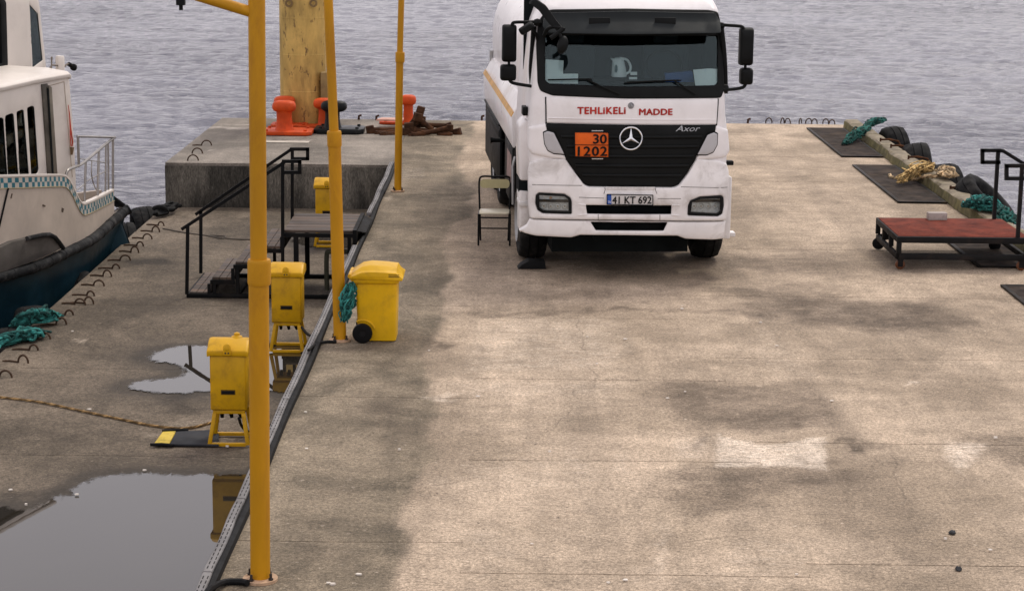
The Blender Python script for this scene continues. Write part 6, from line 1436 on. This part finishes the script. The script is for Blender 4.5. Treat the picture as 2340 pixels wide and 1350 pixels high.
# dark padded apron on the side
ap_px = [(-60, 590), (0, 566), (30, 552), (60, 545), (95, 537), (112, 536), (124, 542), (133, 553), (143, 567), (118, 578), (70, 600), (0, 624), (-60, 640)]
outl = inset(line, -.03); apl = [(p.x, p.y) for p in inset(line, -.035)]
A_ = [plan_hit(x, y, apl) for x, y in ap_px]; A_ = [p for p in A_ if p is not None]
m_ = MB(); m_.prism(A_, -rt*.16+Vector((0, 0, 0))); m_.build('side_apron', M('apron_grey', (.085, .076, .066), .85, var=.25, dirt=(.15, .135, .12), dirt_amt=.4, bmp=.5, bscale=40), boat, world=True, bevel=.01)
m_ = MB(); m_.tube([p+rt*.01 for p in A_[3:9]], .03, 8); m_.build('apron_edge', M_rub, boat, world=True)
ln0, ln1 = plan_hit(17, 430, bl), plan_hit(-4, 520, bl)
if ln0 and ln1: MB().tube([ln0+rt*.012, ln1+rt*.012], .012, 6).build('hanging_line', M_black, boat, world=True)
for (x, y, w_, h_) in ((142, 480, .05, .05), (100, 470, .06, .02), (26, 448, .015, .06)):
    q = plan_hit(x, y, bl)
    if q: MB().box(q+rt*.003, (w_, .008, h_), Matrix((fw, rt, Vector((0, 0, 1)))).transposed() @ rot('Y', 25)).build('scuff', M('scuff_dark', (.1, .075, .055), .8), boat, world=True)

# cabin: starboard wall is a panel with window openings
cabp = PP(172, 408, tip+rt*1.02-fw*0, rt)
LAT = (plan_hit(165, 425, bl)-tip).dot(rt)-.28
Pw = tip+rt*LAT
def CW(px, py):
    q = PP(px, py, Pw, rt)-Pw; return (q.dot(fw), q.z+tip.z)
wall_px = [(-110, 206), (0, 202), (75, 186), (150, 172), (158, 176), (170, 330), (176, 470), (176, 520), (-110, 560)]
wins = [[(-80, 285), (4, 269), (9, 272), (18, 400), (14, 404), (-80, 410)], [(12, 265), (28, 259), (32, 262), (43, 398), (40, 403), (19, 404)], [(38, 256), (51, 251), (55, 253), (67, 398), (64, 402), (46, 403)], [(62, 247), (74, 242), (79, 245), (89, 388), (86, 396), (72, 402)]]
def to3(u, w, v): q = tip+rt*(LAT-w)+fw*u; return (q.x, q.y, v)
W_ = [CW(*p) for p in wall_px]; H_ = [round_poly([CW(*p) for p in w], .03) for w in wins]
mb = panel(W_, lambda u, v: 0.0, thick=.05, holes=H_, r=.008, step=.06, grid=.15, to3=to3); cabw = mb.build('cabin_wall', [M_bw, M_trim], boat, world=True, smooth=40)
for h in H_: panel(h, lambda u, v: .02, thick=.006, r=0, step=.1, grid=.3, to3=to3).build('window_pane', mg, boat, world=True)
us = [w[0] for w in W_]; vmax = max(w[1] for w in W_); u1 = max(us); u0 = min(us)
zbot = min(w[1] for w in W_); wr = 2.4
# cabin interior, far wall, roof
m_ = MB(); m_.prism([to3(u0-1.5, wr, zbot), to3(u1-.3, wr, zbot), to3(u1-.3, wr, vmax-.1), to3(u0-1.5, wr, vmax-.1)], -rt*.05); m_.build('cabin_far_wall', M('cabin_dark_wall', (.09, .07, .05), .7), boat, world=True)
zfl = CW(60, 400)[1]-.55
m_ = MB(); m_.prism([to3(u0-1.5, .06, zfl), to3(u1-.1, .06, zfl), to3(u1-.1, wr-.01, zfl), to3(u0-1.5, wr-.01, zfl)], (0, 0, -.04)); m_.build('cabin_floor', M('cabin_floor_dark', (.05, .045, .04), .8), boat, world=True)
for k in range(5):
    u = u0+.1+k*.55; z0 = zfl; s_ = MB(); s_.prism([to3(u, .35, z0+.35), to3(u+.42, .35, z0+.35), to3(u+.42, 1.2, z0+.35), to3(u, 1.2, z0+.35)], (0, 0, .1)); s_.prism([to3(u, .35, z0+.4), to3(u+.09, .35, z0+.4), to3(u+.02, .35, z0+.95), to3(u-.06, .35, z0+.95)], -rt*.85); s_.build('bench_seat', M('seat_orange', (.30, .05, .02), .5), boat, world=True, bevel=.02)
# front wall of cabin (raked) and roof
fr_t, fr_b = CW(156, 174), CW(176, 515)
m_ = MB(); m_.prism([to3(fr_t[0]-.002, .01, fr_t[1]-.01), to3(fr_b[0]-.002, .01, fr_b[1]), to3(fr_b[0]-.1, wr, fr_b[1]), to3(fr_t[0]-.1, wr, fr_t[1]-.01)], -fw*.04); m_.build('cabin_front', M_bw, boat, world=True)
R_ = [CW(-110, 204), CW(0, 200), CW(75, 183), CW(154, 169)]
m_ = MB(); m_.rings([[Vector(to3(u, w, v+dz)) for (w, dz) in ((-.03, -.05), (-.04, .0), (-.0, .035), (.3, .07), (wr*.6, .08), (wr+.04, .0), (wr+.03, -.05))] for u, v in [(R_[0][0]-1.6, R_[0][1]-.02)]+R_+[(R_[3][0]+.04, R_[3][1]-.025)]]); m_.build('cabin_roof', M_bw, boat, world=True, smooth=50, bevel=.008)
# sliding door edges and panel lines
for px, mat, d in (([(93, 193), (106, 191), (118, 399), (107, 399)], M('door_slot', (.09, .08, .065), .6, var=.4, dirt=(.2, .17, .13), dirt_amt=.5), .02), ([(107, 195), (114, 199), (127, 398), (118, 399)], M('door_slot2', (.16, .14, .11), .6, dirt=(.3, .25, .2), dirt_amt=.5), .03)):
    P = [CW(*p) for p in px]; m_ = MB(); m_.prism([to3(u, -.002, v) for u, v in P], rt*d); m_.build('door_edge', mat, boat, world=True, bevel=.004)
P = [CW(*p) for p in ((103, 200), (107, 202), (119, 396), (115, 396))]; m_ = MB(); m_.prism([to3(u, -.026, v) for u, v in P], rt*.006); m_.build('door_gap', M_in, boat, world=True)
for pts in (((113, 196), (146, 187)), ((146, 187), (156, 300), (165, 405))):
    P = [CW(*p) for p in pts]; m_ = MB(); m_.tube([to3(u, -.002, v) for u, v in P], .006, 5); m_.build('panel_line', M('line_tan', (.45, .38, .3), .6), boat, world=True)
# red hook pole clipped to the wall
P = [CW(*p) for p in ((153, 240), (156, 262), (158, 290), (163, 325), (162, 335))]; m_ = MB(); m_.tube([to3(u, -.02, v) for u, v in P], [.004, .007, .011, .010, .006], 8); P = [CW(*p) for p in ((157, 285), (156, 310), (158, 334))]; m_.tube([to3(u, -.03, v) for u, v in P], .007, 8); m_.build('boat_hook', M('hook_red', (.5, .06, .03), .5), boat, world=True)
P = [CW(*p) for p in ((158, 336), (164, 337), (160, 354))]; m_ = MB(); m_.prism([to3(u, -.01, v) for u, v in P], rt*.03); m_.build('hook_bracket', M('bracket_brown', (.16, .1, .05), .6), boat, world=True)

# wheelhouse
LW = LAT-.95; Pq = tip+rt*LW
def WW(px, py, p=Pq, n=rt): q = PP(px, py, p, n)-tip; return q.dot(fw), q.z+tip.z
def to3w(u, w, v): q = tip+rt*(LW-w)+fw*u; return (q.x, q.y, v)
WH = [WW(*p) for p in ((-110, -14), (67, -14), (69, 40), (72, 186), (-110, 220))]
wn_ = round_poly([WW(*p) for p in ((-80, 0), (6, 2), (10, 8), (14, 150), (9, 158), (-80, 168))], .04)
panel(WH, lambda u, v: 0., thick=.05, holes=[wn_], r=.01, step=.1, grid=.2, to3=to3w).build('wheelhouse_wall', [M_bw, M_trim], boat, world=True, smooth=40)
panel(wn_, lambda u, v: .02, thick=.006, r=0, step=.1, grid=.3, to3=to3w).build('window_pane', M_dkglass, boat, world=True)
wi = round_poly([WW(*p) for p in ((-70, 10), (1, 12), (4, 88), (-70, 92))], .03); wi2 = round_poly([WW(*p) for p in ((-70, 92), (3, 88), (5, 136), (-70, 140))], .03)
# rubber frame of the wheelhouse window
fo = round_poly([WW(*p) for p in ((-90, -4), (8, -2), (13, 6), (17, 152), (11, 161), (-90, 172))], .05)
panel(fo, lambda u, v: -.012, thick=.03, holes=[round_poly([WW(*p) for p in ((-80, 6), (0, 8), (4, 146), (-80, 156))], .03)], r=.006, step=.08, grid=.2, to3=to3w).build('window_rubber', M_trim, boat, world=True, smooth=40)
# quarter facet towards the bow
corner = tip+rt*LW+fw*WH[2][0]; fa = math.radians(16); fn = (rt*math.cos(fa)+fw*math.sin(fa)).normalized(); fd = (fw*math.cos(fa)-rt*math.sin(fa))
def FQ(px, py): q = PP(px, py, corner, fn)-corner; return q.dot(fd), q.z+corner.z
def to3f(u, w, v): q = corner+fd*u-fn*w; return (q.x, q.y, v)
FA = [FQ(*p) for p in ((67, -14), (86, -14), (91, 20), (107, 168), (72, 186), (69, 40))]; FW_ = [FQ(*p) for p in ((68, 11), (87, 32), (98, 138), (75, 155))]
panel(FA, lambda u, v: 0., thick=.05, holes=[FW_], r=.006, step=.08, grid=.2, to3=to3f).build('wheelhouse_quarter', [M_bw, M_trim], boat, world=True, smooth=40)
panel(FW_, lambda u, v: .012, thick=.006, r=0, step=.1, grid=.3, to3=to3f).build('quarter_pane', mg, boat, world=True)
c1 = FA[3]; zl_ = min(v for u, v in WH)-.3; zt_ = max(v for u, v in WH)
ft = Vector(to3f(FA[1][0]+.0, .05, zt_)); fb = Vector(to3f(FA[3][0]-.02, .05, FA[3][1]))
m_ = MB(); m_.add([ft, fb, fb-rt*1.2, ft-rt*1.2], [(0, 1, 2, 3)]); m_.add([v-fw*.04 for v in (ft, fb, fb-rt*1.2, ft-rt*1.2)], [(3, 2, 1, 0)]); m_.build('wheelhouse_front', M_bw, boat, world=True)
MB().prism([ft+fw*.02+rt*.05, ft+fw*.02-rt*1.3, Vector(to3w(WH[0][0]-1, 1.3, zt_)), Vector(to3w(WH[0][0]-1, -.05, zt_))], (0, 0, .05)).build('wheelhouse_roof', M_bw, boat, world=True, bevel=.01)
# roof gear: vent, horn bracket, lamp
gz = CW(150, 166); base = Vector(to3(gz[0]-.12, .35, gz[1]+.06))
def RG(px, py): return PP(px, py, base, rt)
a, b_ = RG(138, 168), RG(138, 123); m_ = MB(); m_.lathe([(.06, 0), (.06, (b_-a).length*.9), (.05, (b_-a).length), (0, (b_-a).length)], 18, a-Vector((0, 0, .03))); m_.build('vent_pipe', M_bw, boat, world=True)
m_ = MB(); m_.tube(smoothpath([RG(112, 166), RG(118, 150), RG(128, 150), RG(146, 151), RG(154, 147), RG(160, 147)], 4), .012, 6); m_.tube([RG(140, 167), RG(143, 156), RG(150, 150)], .014, 6); m_.tube([RG(112, 166), RG(125, 166), RG(142, 167)], .010, 6); m_.tube([RG(118, 130), RG(118, 166)], [.014, .006], 6); m_.build('bracket', M('bracket_grey', (.2, .17, .14), .6), boat, world=True)
q = RG(168, 154); m_ = MB(); m_.tube([RG(157, 147), RG(164, 151)], .03, 12); m_.lathe([(0, -.04), (.04, -.035), (.05, .0), (.035, .04), (0, .045)], 16, q, rot('X', 60)); m_.build('deck_lamp', M_black, boat, world=True, smooth=60)

# bow railing
rl = [(p.x, p.y) for p in inset(line, .10)]; rl = rl+[(rl[-1][0]+(rl[-1][0]-rl[-2][0])*8, rl[-1][1]+(rl[-1][1]-rl[-2][1])*8)]
def RL(px, py):
    q = plan_hit(px, py, rl); return q if q is not None else PP(px, py, tip-rt*.1, rt)
for pts, r in ((((149, 408), (153, 394), (160, 386), (185, 376), (215, 352), (243, 328), (262, 314)), .020), (((176, 312), (262, 314)), .016), (((258, 314), (258, 432)), .018), (((247, 326), (248, 438)), .014), (((242, 328), (241, 442)), .014), (((226, 346), (223, 450)), .018), (((196, 368), (193, 464)), .016), (((178, 313), (180, 376)), .018),
               (((195, 415), (240, 392)), .008), (((170, 438), (195, 420)), .008), (((210, 366), (209, 395), (213, 418), (220, 434)), .008), (((183, 363), (240, 372)), .007)):
    P = [RL(*p) for p in pts]; m_ = MB(); m_.tube(smoothpath(P, 4) if len(P) > 2 else P, r, 8); m_.build('railing', M_steel, boat, world=True)
# bow fitting
m_ = MB(); q0, q1 = RL(262, 448), RL(292, 470); m_.prism([q0, q0+Vector((0, 0, -.05)), q1+Vector((0, 0, -.04)), q1], -rt*.2); m_.build('bow_cap', M_black, boat, world=True, bevel=.006)
# aft ends of cabin and wheelhouse, port wall
def wallq(name, a, b_, z0, z1, off_):
    m_ = MB(); m_.prism([Vector((a[0], a[1], z0)), Vector((b_[0], b_[1], z0)), Vector((b_[0], b_[1], z1)), Vector((a[0], a[1], z1))], off_); m_.build(name, M_bw, boat, world=True)
zc0, zc1 = zbot, R_[0][1]-.03
wallq('cabin_aft_side', to3(u0-1.55, 0, 0), to3(u0+.0, 0, 0), zc0, zc1, -rt*.05)
wallq('cabin_aft_wall', to3(u0-1.55, .06, 0), to3(u0-1.55, wr-.06, 0), zc0, zc1, fw*.05)
uw = WH[0][0]; zw0, zw1 = min(v for u, v in WH)-.1, zt_
wallq('wheelhouse_aft_side', to3w(uw-.95, 0, 0), to3w(uw, 0, 0), zw0, zw1-.002, -rt*.05)
wallq('wheelhouse_aft_wall', to3w(uw-.95, .06, 0), to3w(uw-.95, 1.2, 0), zw0, zw1-.002, fw*.05)
wallq('wheelhouse_port_wall', to3w(uw-.95, 1.21, 0), to3w(WH[2][0], 1.21, 0), zw0, zw1-.002, -rt*.05)
